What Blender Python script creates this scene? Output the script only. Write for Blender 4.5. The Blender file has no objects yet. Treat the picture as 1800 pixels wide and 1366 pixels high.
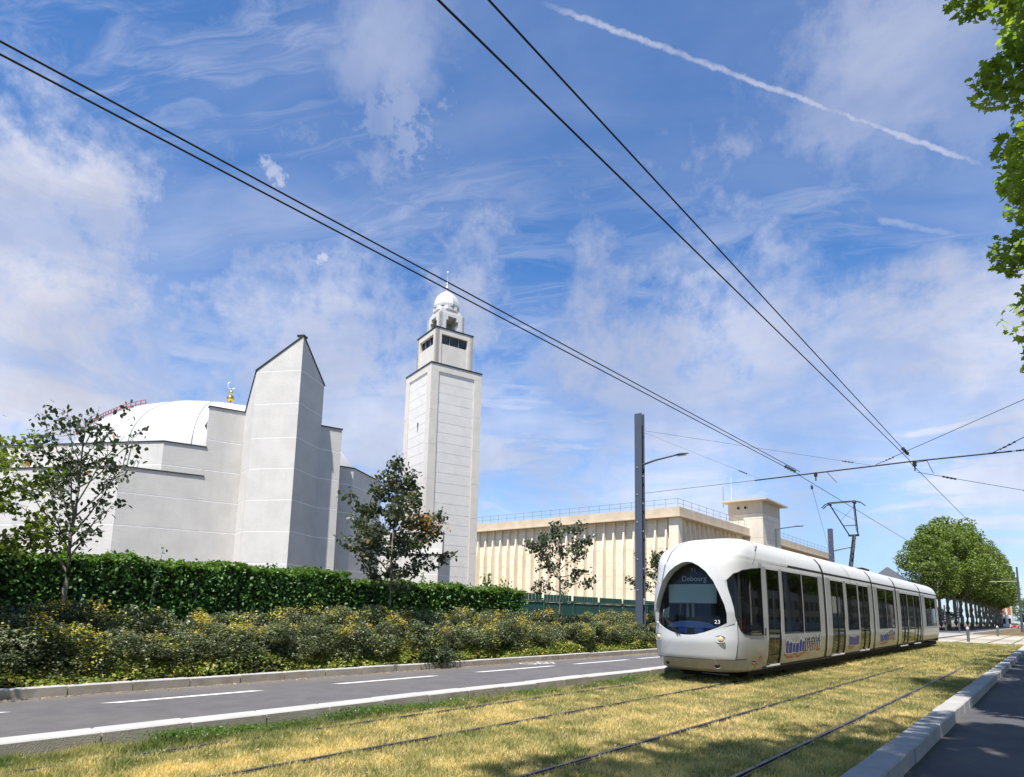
import bpy, bmesh, math, random
import numpy as np
from math import sin, cos, pi, radians, hypot, atan2, sqrt
from mathutils import Vector, Matrix

scn = bpy.context.scene
COL = scn.collection
random.seed(7)
RNG = np.random.default_rng(11)

# ------------------------------------------------------------------ camera
def cam_axes(az, pitch, roll):
    f = Vector((-sin(az)*cos(pitch), cos(az)*cos(pitch), sin(pitch)))
    r = Vector((cos(az), sin(az), 0)); u = r.cross(f)
    return r*cos(roll)+u*sin(roll), -r*sin(roll)+u*cos(roll), f
_r, _u, _f = cam_axes(radians(39.666), radians(8.552), radians(1.3725))
cd = bpy.data.cameras.new('camera'); cam = bpy.data.objects.new('camera', cd); COL.objects.link(cam)
cam.matrix_world = Matrix(((_r.x, _u.x, -_f.x, 0), (_r.y, _u.y, -_f.y, 0), (_r.z, _u.z, -_f.z, 1.6), (0, 0, 0, 1)))
cd.sensor_width = 36.0; cd.sensor_fit = 'HORIZONTAL'
cd.lens = 1151.23/1800*36
cd.shift_x = (900-892.16)/1800; cd.shift_y = (900.48-683)/1800
cd.clip_start = 0.1; cd.clip_end = 6000
scn.camera = cam

# ------------------------------------------------------------------ light
SUN_EL = 64.0
SV = Vector((0.318*cos(radians(SUN_EL)), -0.948*cos(radians(SUN_EL)), sin(radians(SUN_EL)))).normalized()
sd = bpy.data.lights.new('sun', 'SUN'); sd.energy = 5.0; sd.angle = radians(0.5); sd.color = (1.0, 0.955, 0.88)
sun = bpy.data.objects.new('sun', sd); COL.objects.link(sun)
sun.rotation_euler = SV.to_track_quat('Z', 'Y').to_euler()
scn.view_settings.view_transform = 'Standard'
scn.view_settings.look = 'None'
scn.view_settings.gamma = 1.0
scn.view_settings.use_curve_mapping = False
scn.view_settings.exposure = 0.62

# ------------------------------------------------------------------ node helper
class NB:
    def __init__(s, tree):
        s.t = tree; s.n = tree.nodes; s.l = tree.links
    def new(s, typ, **kw):
        nd = s.n.new(typ)
        for k, v in kw.items(): setattr(nd, k, v)
        return nd
    def set(s, sock, v):
        if isinstance(v, bpy.types.NodeSocket): s.l.new(v, sock)
        elif v is not None:
            if hasattr(sock, 'default_value') and isinstance(v, (tuple, list)):
                dv = sock.default_value
                if len(dv) == 4 and len(v) == 3: v = (*v, 1)
            sock.default_value = v
    def m(s, op, a, b=None, c=None, clamp=False):
        nd = s.new('ShaderNodeMath', operation=op); nd.use_clamp = clamp
        for i, v in enumerate((a, b, c)):
            if v is not None: s.set(nd.inputs[i], v)
        return nd.outputs[0]
    def v(s, op, a, b=None, scale=None):
        nd = s.new('ShaderNodeVectorMath', operation=op)
        s.set(nd.inputs[0], a)
        if b is not None: s.set(nd.inputs[1], b)
        if scale is not None: s.set(nd.inputs[3], scale)
        return nd.outputs['Value'] if op in ('DOT_PRODUCT', 'LENGTH', 'DISTANCE') else nd.outputs[0]
    def noise(s, vec, scale=5, detail=4, rough=.5, dist=0, dim='3D'):
        nd = s.new('ShaderNodeTexNoise'); nd.noise_dimensions = dim
        if vec is not None: s.l.new(vec, nd.inputs['Vector'])
        nd.inputs['Scale'].default_value = scale; nd.inputs['Detail'].default_value = detail
        nd.inputs['Roughness'].default_value = rough; nd.inputs['Distortion'].default_value = dist
        return nd.outputs['Fac']
    def ramp(s, x, lo, hi, a=0., b=1., smooth=True):
        nd = s.new('ShaderNodeMapRange'); nd.interpolation_type = 'SMOOTHSTEP' if smooth else 'LINEAR'
        s.set(nd.inputs[0], x)
        for i, v in zip((1, 2, 3, 4), (lo, hi, a, b)): nd.inputs[i].default_value = v
        return nd.outputs[0]
    def mix(s, f, a, b):
        nd = s.new('ShaderNodeMix', data_type='RGBA')
        s.set(nd.inputs[0], f); s.set(nd.inputs[6], a); s.set(nd.inputs[7], b)
        return nd.outputs[2]
    def comb(s, x, y, z):
        nd = s.new('ShaderNodeCombineXYZ')
        for i, v in enumerate((x, y, z)): s.set(nd.inputs[i], v)
        return nd.outputs[0]
    def sep(s, v):
        nd = s.new('ShaderNodeSeparateXYZ'); s.l.new(v, nd.inputs[0]); return nd.outputs

# ------------------------------------------------------------------ world sky with clouds
def make_world():
    w = bpy.data.worlds.new('World'); scn.world = w; w.use_nodes = True
    nb = NB(w.node_tree); w.node_tree.nodes.clear()
    sky = nb.new('ShaderNodeTexSky', sky_type='NISHITA'); sky.sun_disc = False
    sky.sun_elevation = radians(SUN_EL); sky.sun_rotation = atan2(SV.x, SV.y)
    sky.air_density = 1.0; sky.dust_density = 0.25; sky.ozone_density = 2.2; sky.altitude = 200
    d = nb.v('NORMALIZE', nb.new('ShaderNodeTexCoord').outputs['Generated'])
    X, Y, Z = nb.sep(d)
    zz = nb.m('ADD', nb.m('MAXIMUM', Z, 0.0), 0.13)
    px = nb.m('DIVIDE', X, zz); py = nb.m('DIVIDE', Y, zz)
    # large soft veils of cirrus drawn out along one wind direction
    a = radians(28)
    su = nb.m('ADD', nb.m('MULTIPLY', px, cos(a)), nb.m('MULTIPLY', py, sin(a)))
    sv = nb.m('SUBTRACT', nb.m('MULTIPLY', py, cos(a)), nb.m('MULTIPLY', px, sin(a)))
    pl = nb.comb(su, nb.m('MULTIPLY', sv, 2.6), 3.7)
    pw = nb.v('ADD', pl, nb.v('SCALE', nb.comb(nb.noise(pl, .7, 3), nb.noise(nb.v('ADD', pl, (5, 2, 1)), .7, 3), 0), scale=1.9))
    n1 = nb.noise(pw, .62, 7, .56)
    n2 = nb.noise(nb.comb(px, py, 9.1), 1.5, 9, .62, .6)
    n3 = nb.noise(nb.comb(px, py, 4.4), .35, 3, .5)
    veil = nb.m('MULTIPLY', nb.ramp(n1, .38, .74), nb.ramp(n3, .28, .62, .35, 1.0))
    veil = nb.m('MULTIPLY', veil, nb.ramp(Z, .10, .75, .95, .50))
    # fine combed fibres
    fib = nb.comb(nb.m('MULTIPLY', su, 1.1), nb.m('MULTIPLY', sv, 3.4), 1.3)
    fib = nb.v('ADD', fib, nb.v('SCALE', nb.comb(nb.noise(pl, .9, 4), nb.noise(nb.v('ADD', pl, (2, 7, 4)), .9, 4), 0), scale=4.5))
    n4 = nb.noise(fib, 1.6, 8, .66)
    fibre = nb.m('MULTIPLY', nb.ramp(n4, .42, .74), nb.ramp(nb.noise(nb.comb(px, py, 6.6), .8, 4, .55), .36, .6, .05, .42))
    veil = nb.m('MAXIMUM', veil, fibre)
    puff = nb.m('MULTIPLY', nb.ramp(n2, .50, .70), nb.ramp(Z, .24, .55, .85, .05))
    dens = nb.m('MAXIMUM', veil, puff)
    # low banks of thin stratus drawn out along the horizon
    hv = nb.comb(nb.m('MULTIPLY', X, 2.2), nb.m('MULTIPLY', Y, 2.2), nb.m('MULTIPLY', Z, 11.0))
    hv = nb.v('ADD', hv, nb.v('SCALE', nb.comb(nb.noise(hv, 1.1, 4), 0, nb.noise(nb.v('ADD', hv, (4, 1, 2)), 1.1, 4)), scale=1.6))
    hn = nb.noise(hv, 1.25, 9, .60)
    dens = nb.m('MAXIMUM', dens, nb.m('MULTIPLY', nb.ramp(hn, .40, .60), nb.ramp(Z, .50, .22, 0, .82)))
    # placed cloud masses: (direction, radius, weight, noise softness)
    masses = [((-.935, .155, .36), .20, 1.0), ((-.925, .16, .29), .24, .95), ((-.90, .24, .26), .22, .75), ((-.885, .17, .43), .09, .75),
              ((-.577, .447, .68), .07, .36), ((-.60, .49, .63), .05, .32), ((-.54, .42, .72), .10, .26),
              ((-.09, .94, .33), .16, .85), ((0.03, .94, .33), .16, .9), ((-.16, .92, .36), .10, .7), ((-.3, .92, .25), .16, .55), ((-.20, .955, .24), .2, .6),
              ((-.735, .392, .555), .014, .7), ((-.742, .475, .474), .010, .8), ((-.80, .44, .39), .10, .42),
              ((-.06, .79, .62), .16, .42), ((-.02, .82, .57), .12, .42), ((-.435, .83, .35), .13, .5), ((-.53, .78, .33), .14, .45),
              ((-.75, .50, .36), .12, .42), ((-.40, .89, .2), .32, .7), ((-.8, .55, .2), .32, .75), ((-.62, .75, .28), .14, .5), ((-.1, .97, .2), .25, .7)]
    wob = nb.m('SUBTRACT', nb.noise(d, 9, 8, .62), .5)
    wob2 = nb.m('SUBTRACT', nb.noise(d, 3.2, 3, .5), .5)
    wob3 = nb.m('SUBTRACT', nb.noise(d, 38, 7, .68), .5)
    for p, r, wgt in masses:
        v = Vector(p).normalized()
        dist = nb.m('DIVIDE', nb.v('DISTANCE', d, tuple(v)), r)
        if r < .06: dist = nb.m('ADD', dist, nb.m('MULTIPLY', wob3, 6.5))
        else:
            dist = nb.m('ADD', dist, nb.m('MULTIPLY', wob, 3.2)); dist = nb.m('ADD', dist, nb.m('MULTIPLY', wob2, 1.6)); dist = nb.m('ADD', dist, nb.m('MULTIPLY', wob3, .7))
        dens = nb.m('MAXIMUM', dens, nb.m('MULTIPLY', nb.ramp(dist, 1.45, .25, 0, wgt), nb.m('ADD', nb.m('MULTIPLY', nb.ramp(n2, .36, .62), .45), .62), clamp=True))
    # two aircraft trails
    for A, B, wd, st in (((-.42, .546, .725), (-.019, .86, .51), .0042, .62), ((-.132, .861, .491), (-.05, .891, .452), .006, .4)):
        A = Vector(A).normalized(); B = Vector(B).normalized()
        n = A.cross(B).normalized(); mid = (A+B).normalized(); half = (A-B).length/2
        jit = nb.m('MULTIPLY', nb.m('SUBTRACT', nb.noise(d, 60, 6, .6), .5), .011)
        dd = nb.m('ABSOLUTE', nb.m('ADD', nb.v('DOT_PRODUCT', d, tuple(n)), jit))
        g = nb.ramp(nb.v('DISTANCE', d, tuple(mid)), half*1.12, half*.8)
        br = nb.m('MULTIPLY', nb.ramp(nb.noise(d, 6, 3), .3, .62, .65, 1.0), nb.ramp(nb.noise(d, 95, 4), .3, .6, .7, 1.0))
        tr = nb.m('MULTIPLY', nb.m('MULTIPLY', nb.ramp(dd, wd*1.25, wd*.15, 0, st), g), br)
        dens = nb.m('MAXIMUM', dens, tr)
    dens = nb.m('MAXIMUM', dens, nb.ramp(Z, .40, .0, 0.0, .6))
    shade = nb.ramp(nb.noise(d, 4.5, 6, .55), .3, .7, 0.0, 1.0)
    ccol = nb.mix(shade, (3.5, 3.65, 4.4), (6.1, 6.0, 6.3))
    skyc = nb.v('MULTIPLY', sky.outputs[0], (.66, 1.13, 1.58))
    fin = nb.mix(nb.m('MULTIPLY', dens, .95), skyc, nb.v('SCALE', ccol, scale=1.36))
    bg = nb.new('ShaderNodeBackground'); nb.l.new(fin, bg.inputs[0]); bg.inputs[1].default_value = 0.08
    out = nb.new('ShaderNodeOutputWorld'); nb.l.new(bg.outputs[0], out.inputs[0])
make_world()

# ------------------------------------------------------------------ materials
MATS = {}
def mat(name, base, rough=.8, metal=0., var=0., vscale=3., bump=0., bscale=40., spec=None, dirt=None, coat=0., fn=None, c2=None):
    """Principled with large-scale colour variation, fine bump and optional dirt colour"""
    if name in MATS: return MATS[name]
    m = bpy.data.materials.new(name); m.use_nodes = True
    nb = NB(m.node_tree); p = m.node_tree.nodes['Principled BSDF']
    pos = nb.new('ShaderNodeNewGeometry').outputs['Position']
    col = (*base, 1)
    src = None
    if var > 0 or c2:
        n = nb.noise(pos, vscale, 6, .6)
        d = c2 if c2 else tuple(min(1, c*(1-var)) for c in base)
        u = base if c2 else tuple(min(1, c*(1+var*.6)) for c in base)
        src = nb.mix(nb.ramp(n, .32, .68), d, u)
    if dirt:
        dc, ds, lo, hi, amt = dirt
        n = nb.noise(nb.v('MULTIPLY', pos, (1, 1, .25)), ds, 7, .65)
        src = nb.mix(nb.ramp(n, lo, hi, 0, amt), src if src else col, dc)
    if fn: src = fn(nb, pos, src if src else col)
    if src is not None: nb.set(p.inputs['Base Color'], src)
    else: p.inputs['Base Color'].default_value = col
    p.inputs['Roughness'].default_value = rough; p.inputs['Metallic'].default_value = metal
    if spec is not None: p.inputs['Specular IOR Level'].default_value = spec
    if coat: p.inputs['Coat Weight'].default_value = coat; p.inputs['Coat Roughness'].default_value = .12
    if bump > 0:
        b = nb.new('ShaderNodeBump'); b.inputs['Strength'].default_value = bump; b.inputs['Distance'].default_value = .02
        nb.l.new(nb.noise(pos, bscale, 5, .6), b.inputs['Height']); nb.l.new(b.outputs[0], p.inputs['Normal'])
    MATS[name] = m
    return m

def leafmat(name, c_lo, c_hi, c_odd=None, odd=.08, trans=.35, rough=.5, patch=None):
    """leaf colours vary leaf by leaf through the mesh attribute rnd"""
    if name in MATS: return MATS[name]
    m = bpy.data.materials.new(name); m.use_nodes = True
    nb = NB(m.node_tree); p = m.node_tree.nodes['Principled BSDF']; out = m.node_tree.nodes['Material Output']
    at = nb.new('ShaderNodeAttribute'); at.attribute_name = 'rnd'
    r = at.outputs['Fac']
    pos = nb.new('ShaderNodeNewGeometry').outputs['Position']
    n = nb.noise(pos, 1.3, 3, .5)
    f = nb.m('ADD', nb.m('MULTIPLY', r, .6), nb.m('MULTIPLY', nb.ramp(n, .3, .7), .4))
    col = nb.mix(f, c_lo, c_hi)
    if c_odd:
        if patch:
            pn = nb.ramp(nb.noise(pos, patch, 3, .5), .54, .64)
            sel = nb.m('MULTIPLY', pn, nb.m('GREATER_THAN', r, 1-odd))
        else: sel = nb.m('GREATER_THAN', r, 1-odd)
        col = nb.mix(sel, col, c_odd)
    nb.l.new(col, p.inputs['Base Color']); p.inputs['Roughness'].default_value = rough
    p.inputs['Specular IOR Level'].default_value = .4
    tb = nb.new('ShaderNodeBsdfTranslucent')
    nb.l.new(nb.v('MULTIPLY', col, (1.5, 1.6, .7)), tb.inputs[0])
    ms = nb.new('ShaderNodeMixShader'); ms.inputs[0].default_value = trans
    nb.l.new(p.outputs[0], ms.inputs[1]); nb.l.new(tb.outputs[0], ms.inputs[2]); nb.l.new(ms.outputs[0], out.inputs[0])
    MATS[name] = m
    return m

def glassmat(name, tint=(.05, .06, .06), trans=.35, rough=.03):
    if name in MATS: return MATS[name]
    m = bpy.data.materials.new(name); m.use_nodes = True
    nb = NB(m.node_tree); out = m.node_tree.nodes['Material Output']; p = m.node_tree.nodes['Principled BSDF']
    p.inputs['Base Color'].default_value = (*tint, 1); p.inputs['Roughness'].default_value = .5
    tr = nb.new('ShaderNodeBsdfTransparent'); tr.inputs[0].default_value = (trans, trans*1.03, trans*1.0, 1)
    gl = nb.new('ShaderNodeBsdfGlossy'); gl.inputs[1].default_value = rough; gl.inputs[0].default_value = (.85, .88, .9, 1)
    fr = nb.new('ShaderNodeFresnel'); fr.inputs[0].default_value = 1.40
    ms = nb.new('ShaderNodeMixShader'); nb.l.new(fr.outputs[0], ms.inputs[0])
    nb.l.new(tr.outputs[0], ms.inputs[1]); nb.l.new(gl.outputs[0], ms.inputs[2]); nb.l.new(ms.outputs[0], out.inputs[0])
    MATS[name] = m
    return m

def _stain(nb, pos, src):
    # rain streaks: noise stretched in height
    n = nb.noise(nb.v('MULTIPLY', pos, (3.0, 3.0, .25)), 1.2, 6, .6)
    return nb.mix(nb.ramp(n, .5, .8, 0, .22), src, (.42, .41, .39))
M_stucco = mat('stucco', (.635, .61, .575), .9, var=.07, vscale=.9, bump=.9, bscale=28, dirt=((.40, .39, .38), .5, .5, .8, .25), fn=_stain)
M_joint = mat('joint_line', (.90, .89, .87), .8)
M_coping = mat('dark_coping', (.03, .032, .035), .5)
M_dome = mat('white_dome', (.60, .595, .585), .45, var=.03, vscale=1.2, bump=.05, bscale=6, dirt=((.6, .6, .58), .7, .52, .8, .3))
M_gold = mat('gold', (.75, .50, .13), .28, metal=1.)
M_silver = mat('pale_metal', (.75, .75, .72), .35, metal=.6)
M_beigestone = mat('minaret_stone', (.66, .61, .545), .85, var=.06, vscale=1.5, bump=.4, bscale=20, dirt=((.42, .38, .33), .6, .5, .8, .3))
M_plank = mat('minaret_panel', (.70, .67, .63), .85, var=.05, vscale=1.5, bump=.3, bscale=25, dirt=((.45, .44, .42), .6, .5, .8, .2))
M_dark = mat('dark_void', (.02, .02, .022), .8)
def _sandst(nb, pos, src):
    n = nb.noise(nb.v('MULTIPLY', pos, (2., 2., .2)), 1.0, 7, .62)
    s2 = nb.mix(nb.ramp(n, .46, .75, 0, .28), src, (.60, .46, .30))
    n2 = nb.noise(nb.v('MULTIPLY', pos, (.7, .7, 1.6)), 1.1, 7, .7)
    return nb.mix(nb.ramp(n2, .58, .8, 0, .35), s2, (.36, .32, .26))
M_beige = mat('beige_concrete', (.84, .74, .58), .9, var=.08, vscale=.7, bump=.4, bscale=12, fn=_sandst)
M_beige2 = mat('beige_parapet', (.64, .52, .38), .9, var=.12, vscale=.8, bump=.4, bscale=12, fn=_sandst)
M_rail = mat('railing_metal', (.25, .27, .30), .5, metal=.5)
def _patch(nb, pos, src):
    X_ = nb.sep(pos)[0]
    dust = nb.m('MULTIPLY', nb.ramp(X_, -12.0, -12.6, 0, 1), nb.ramp(nb.noise(pos, 3, 6, .65), .3, .65, .3, 1.0))
    src = nb.mix(nb.m('MULTIPLY', dust, .6), src, (.27, .22, .17))
    crack = nb.noise(nb.v('MULTIPLY', pos, (1, .5, 1)), 1.1, 9, .75)
    src = nb.mix(nb.ramp(nb.m('ABSOLUTE', nb.m('SUBTRACT', crack, .5)), .006, .0, 0, .45), src, (.05, .045, .045))
    n = nb.noise(pos, .35, 4, .5)
    s = nb.mix(nb.ramp(n, .4, .65, 0, .35), src, (.165, .150, .14))
    sp = nb.noise(pos, 130, 2, .5)
    return nb.mix(nb.ramp(sp, .60, .72, 0, .5), s, (.22, .21, .20))
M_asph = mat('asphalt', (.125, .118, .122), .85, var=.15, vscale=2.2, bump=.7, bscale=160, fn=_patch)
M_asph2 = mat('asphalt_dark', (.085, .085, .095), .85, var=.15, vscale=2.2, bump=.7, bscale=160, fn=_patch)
def _worn(nb, pos, src):
    n = nb.noise(pos, 22, 5, .7)
    return nb.mix(nb.ramp(n, .55, .8, 0, .6), src, (.30, .29, .28))
M_paint = mat('road_paint', (.72, .71, .69), .7, fn=_worn)
def _moss(nb, pos, src):
    n = nb.noise(pos, 3.5, 7, .7)
    s = nb.mix(nb.ramp(n, .45, .72, 0, .6), src, (.22, .175, .115))
    n2 = nb.noise(pos, 45, 3, .6)
    return nb.mix(nb.ramp(n2, .58, .7, 0, .35), s, (.12, .11, .09))
M_kerb = mat('kerb_concrete', (.40, .355, .295), .9, var=.12, vscale=2.5, bump=.8, bscale=60, fn=_moss)
M_kerbtop = mat('kerb_top', (.45, .435, .42), .85, var=.08, vscale=3., bump=.3, bscale=90)
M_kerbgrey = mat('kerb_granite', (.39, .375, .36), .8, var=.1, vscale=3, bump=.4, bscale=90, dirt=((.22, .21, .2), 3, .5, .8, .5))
M_soil = mat('soil', (.13, .10, .065), .95, var=.3, vscale=4, bump=1., bscale=30)
def _turf(nb, pos, src):
    n = nb.noise(pos, .55, 6, .62); n2 = nb.noise(pos, 14, 6, .7)
    a = nb.mix(nb.ramp(n, .36, .62), (.26, .17, .08), (.12, .11, .04))
    return nb.mix(nb.ramp(n2, .35, .72, 0, .8), a, (.09, .06, .03))
M_turf = mat('turf', (.2, .17, .07), .95, bump=1., bscale=45, fn=_turf)
M_farland = mat('far_ground', (.16, .16, .08), .95, var=.3, vscale=.2)
M_sand = mat('pale_paving', (.42, .37, .28), .9, var=.12, vscale=.6, bump=.3, bscale=20)
M_steel = mat('rail_steel', (.20, .18, .165), .4, metal=.8, var=.2, vscale=5)
M_groove = mat('rail_groove', (.02, .018, .016), .9)
M_pole = mat('mast_paint', (.085, .10, .135), .45, var=.06, vscale=2, metal=.2)
M_lampgrey = mat('lamp_grey', (.12, .13, .14), .45, metal=.3)
M_lens = mat('lamp_lens', (.45, .42, .34), .3)
M_wire = mat('wire_dark', (.012, .012, .014), .6)
M_insul = mat('insulator', (.05, .055, .08), .4)
M_fence = mat('green_sheet', (.035, .125, .10), .55, var=.12, vscale=2, bump=.1, bscale=10, dirt=((.10, .12, .10), 2, .55, .8, .35))
M_fencep = mat('green_post', (.012, .06, .042), .5)
M_white = mat('white_cabinet', (.78, .78, .78), .5)
M_bark = mat('bark_grey', (.20, .19, .165), .9, var=.25, vscale=6, bump=.8, bscale=40)
M_barkpale = mat('bark_pale', (.32, .30, .24), .9, c2=(.16, .14, .10), vscale=3, bump=.6, bscale=20)
def _dirtlow(nb, pos, src):
    z = nb.sep(pos)[2]
    n = nb.noise(nb.v('MULTIPLY', pos, (1.5, 1.5, .5)), 2.2, 6, .65)
    f = nb.m('MULTIPLY', nb.ramp(z, 1.15, .3, 0, 1.), nb.ramp(n, .25, .7, .35, 1.))
    return nb.mix(nb.m('MULTIPLY', f, .75), src, (.27, .235, .165))
M_tram = mat('tram_silver', (.43, .435, .44), .36, var=.02, vscale=1, coat=.5, fn=_dirtlow)
M_tramnose = mat('tram_nose_silver', (.56, .575, .60), .33, coat=.6, var=.01, vscale=1)
M_tramroof = mat('tram_roof_white', (.60, .60, .61), .42, var=.02, vscale=1.4)
M_trambump = mat('tram_bumper', (.40, .385, .31), .45, var=.1, vscale=2)
M_black = mat('black_rubber', (.012, .012, .013), .55)
M_under = mat('underframe', (.008, .008, .008), .9)  # near black: shade under the tram body put into the colour
M_intdark = mat('interior_dark', (.045, .05, .052), .7)
M_intgrey = mat('interior_grey', (.20, .22, .22), .6)
M_blind = mat('sun_blind', (.42, .55, .50), .6)
M_blue = mat('seat_blue', (.05, .14, .55), .5)
M_yellow = mat('pole_yellow', (.75, .62, .08), .4)
M_red = mat('red_plastic', (.85, .03, .03), .45)
M_redpr = mat('print_red', (.70, .06, .04), .5)
M_orpr = mat('print_orange', (.72, .38, .10), .5)
M_blpr = mat('print_blue', (.03, .05, .36), .5)
M_bkpr = mat('print_black', (.02, .02, .022), .5)
M_whpr = mat('print_white', (.8, .8, .8), .5)
M_amber = mat('headlamp_amber', (.72, .52, .25), .25)
M_disp = mat('display_letters', (.62, .66, .62), .5)
M_glass = glassmat('tram_glass', trans=.46)
M_glassf = glassmat('windscreen_glass', trans=.82)
M_slate = mat('slate_roof', (.06, .065, .075), .7)
M_wallfar = mat('house_white', (.7, .68, .64), .8)
M_orange = mat('orange_shutter', (.42, .17, .08), .6)

L_lime = leafmat('leaf_sapling', (.025, .038, .020), (.095, .12, .06), (.42, .20, .05), .012, .25, .42)
L_young = leafmat('leaf_bright', (.06, .10, .015), (.22, .27, .05), None, 0, .45, .5)
L_right = leafmat('leaf_overhang', (.10, .17, .02), (.34, .42, .07), None, 0, .5, .42)
L_plane = leafmat('leaf_plane', (.020, .048, .008), (.24, .31, .06), None, 0, .35, .5)
L_shrub = leafmat('leaf_shrub', (.024, .038, .022), (.215, .245, .12), (.48, .45, .07), .32, .2, .42, patch=1.7)
L_tip = leafmat('leaf_tip', (.50, .28, .07), (.55, .52, .07), None, 0, .35, .5)
L_hedge = leafmat('leaf_hedge', (.028, .085, .028), (.17, .34, .095), (.24, .40, .10), .10, .25, .5)
L_hedgetop = leafmat('leaf_hedge_top', (.06, .12, .015), (.13, .22, .035), None, 0, .4, .4)
L_ivy = leafmat('leaf_ivy', (.07, .12, .02), (.34, .38, .08), (.46, .34, .08), .12, .3, .45)
L_grass = leafmat('grass_blade', (.085, .15, .03), (.84, .66, .33), None, 0, .35, .6)

# ------------------------------------------------------------------ mesh helpers
class MB:
    def __init__(s): s.v = []; s.f = []; s.mi = []
    def add(s, vs, fs, mi=0):
        o = len(s.v); s.v += [tuple(v) for v in vs]; s.f += [tuple(i+o for i in f) for f in fs]; s.mi += [mi]*len(fs)
    def box(s, x0, x1, y0, y1, z0, z1, mi=0):
        s.add([(x0, y0, z0), (x1, y0, z0), (x1, y1, z0), (x0, y1, z0), (x0, y0, z1), (x1, y0, z1), (x1, y1, z1), (x0, y1, z1)],
              [(0, 3, 2, 1), (4, 5, 6, 7), (0, 1, 5, 4), (1, 2, 6, 5), (2, 3, 7, 6), (3, 0, 4, 7)], mi)
    def obox(s, o, ux, uy, uz, mi=0):
        """box from corner o along three edge vectors"""
        o = Vector(o); ux = Vector(ux); uy = Vector(uy); uz = Vector(uz)
        vs = [o, o+ux, o+ux+uy, o+uy, o+uz, o+ux+uz, o+ux+uy+uz, o+uy+uz]
        s.add(vs, [(0, 3, 2, 1), (4, 5, 6, 7), (0, 1, 5, 4), (1, 2, 6, 5), (2, 3, 7, 6), (3, 0, 4, 7)], mi)
    def tube(s, pts, r, n=8, mi=0, caps=True):
        pts = [Vector(p) for p in pts]; rs = r if isinstance(r, (list, tuple)) else [r]*len(pts)
        o = len(s.v); up = Vector((0, 0, 1))
        for i, p in enumerate(pts):
            t = (pts[min(i+1, len(pts)-1)]-pts[max(i-1, 0)]).normalized()
            a = t.cross(up); a = a.normalized() if a.length > 1e-3 else Vector((1, 0, 0)); b = t.cross(a)
            for k in range(n):
                q = p+(a*cos(2*pi*k/n)+b*sin(2*pi*k/n))*rs[i]; s.v.append(tuple(q))
        for i in range(len(pts)-1):
            for k in range(n):
                s.f.append((o+i*n+k, o+i*n+(k+1) % n, o+(i+1)*n+(k+1) % n, o+(i+1)*n+k)); s.mi.append(mi)
        if caps:
            s.f.append(tuple(o+k for k in range(n))); s.mi.append(mi)
            s.f.append(tuple(o+(len(pts)-1)*n+k for k in reversed(range(n)))); s.mi.append(mi)
    def lathe(s, prof, c=(0, 0, 0), n=24, mi=0):
        """prof: list of (r, z)"""
        o = len(s.v)
        for r, z in prof:
            for k in range(n): s.v.append((c[0]+r*cos(2*pi*k/n), c[1]+r*sin(2*pi*k/n), c[2]+z))
        for i in range(len(prof)-1):
            for k in range(n):
                s.f.append((o+i*n+k, o+i*n+(k+1) % n, o+(i+1)*n+(k+1) % n, o+(i+1)*n+k)); s.mi.append(mi)
    def prism(s, poly, z0, z1, mi=0):
        n = len(poly); o = len(s.v)
        s.v += [(x, y, z0) for x, y in poly]+[(x, y, z1) for x, y in poly]
        for k in range(n): s.f.append((o+k, o+(k+1) % n, o+n+(k+1) % n, o+n+k)); s.mi.append(mi)
        s.f.append(tuple(o+k for k in reversed(range(n)))); s.f.append(tuple(o+n+k for k in range(n))); s.mi += [mi, mi]
    def build(s, name, mats, parent=None, smooth=False, bevel=0, loc=None):
        me = bpy.data.meshes.new(name); me.from_pydata(s.v, [], s.f)
        if not isinstance(mats, (list, tuple)): mats = [mats]
        for m_ in mats: me.materials.append(m_)
        if len(mats) > 1: me.polygons.foreach_set('material_index', s.mi)
        if smooth: me.polygons.foreach_set('use_smooth', [True]*len(s.f))
        bm = bmesh.new(); bm.from_mesh(me); bmesh.ops.recalc_face_normals(bm, faces=bm.faces[:])
        if bevel: bmesh.ops.bevel(bm, geom=bm.edges[:], offset=bevel, segments=1, affect='EDGES')
        bm.to_mesh(me); bm.free(); me.update()
        o = bpy.data.objects.new(name, me); COL.objects.link(o)
        if parent: o.parent = parent
        if loc: o.location = loc
        return o

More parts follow.
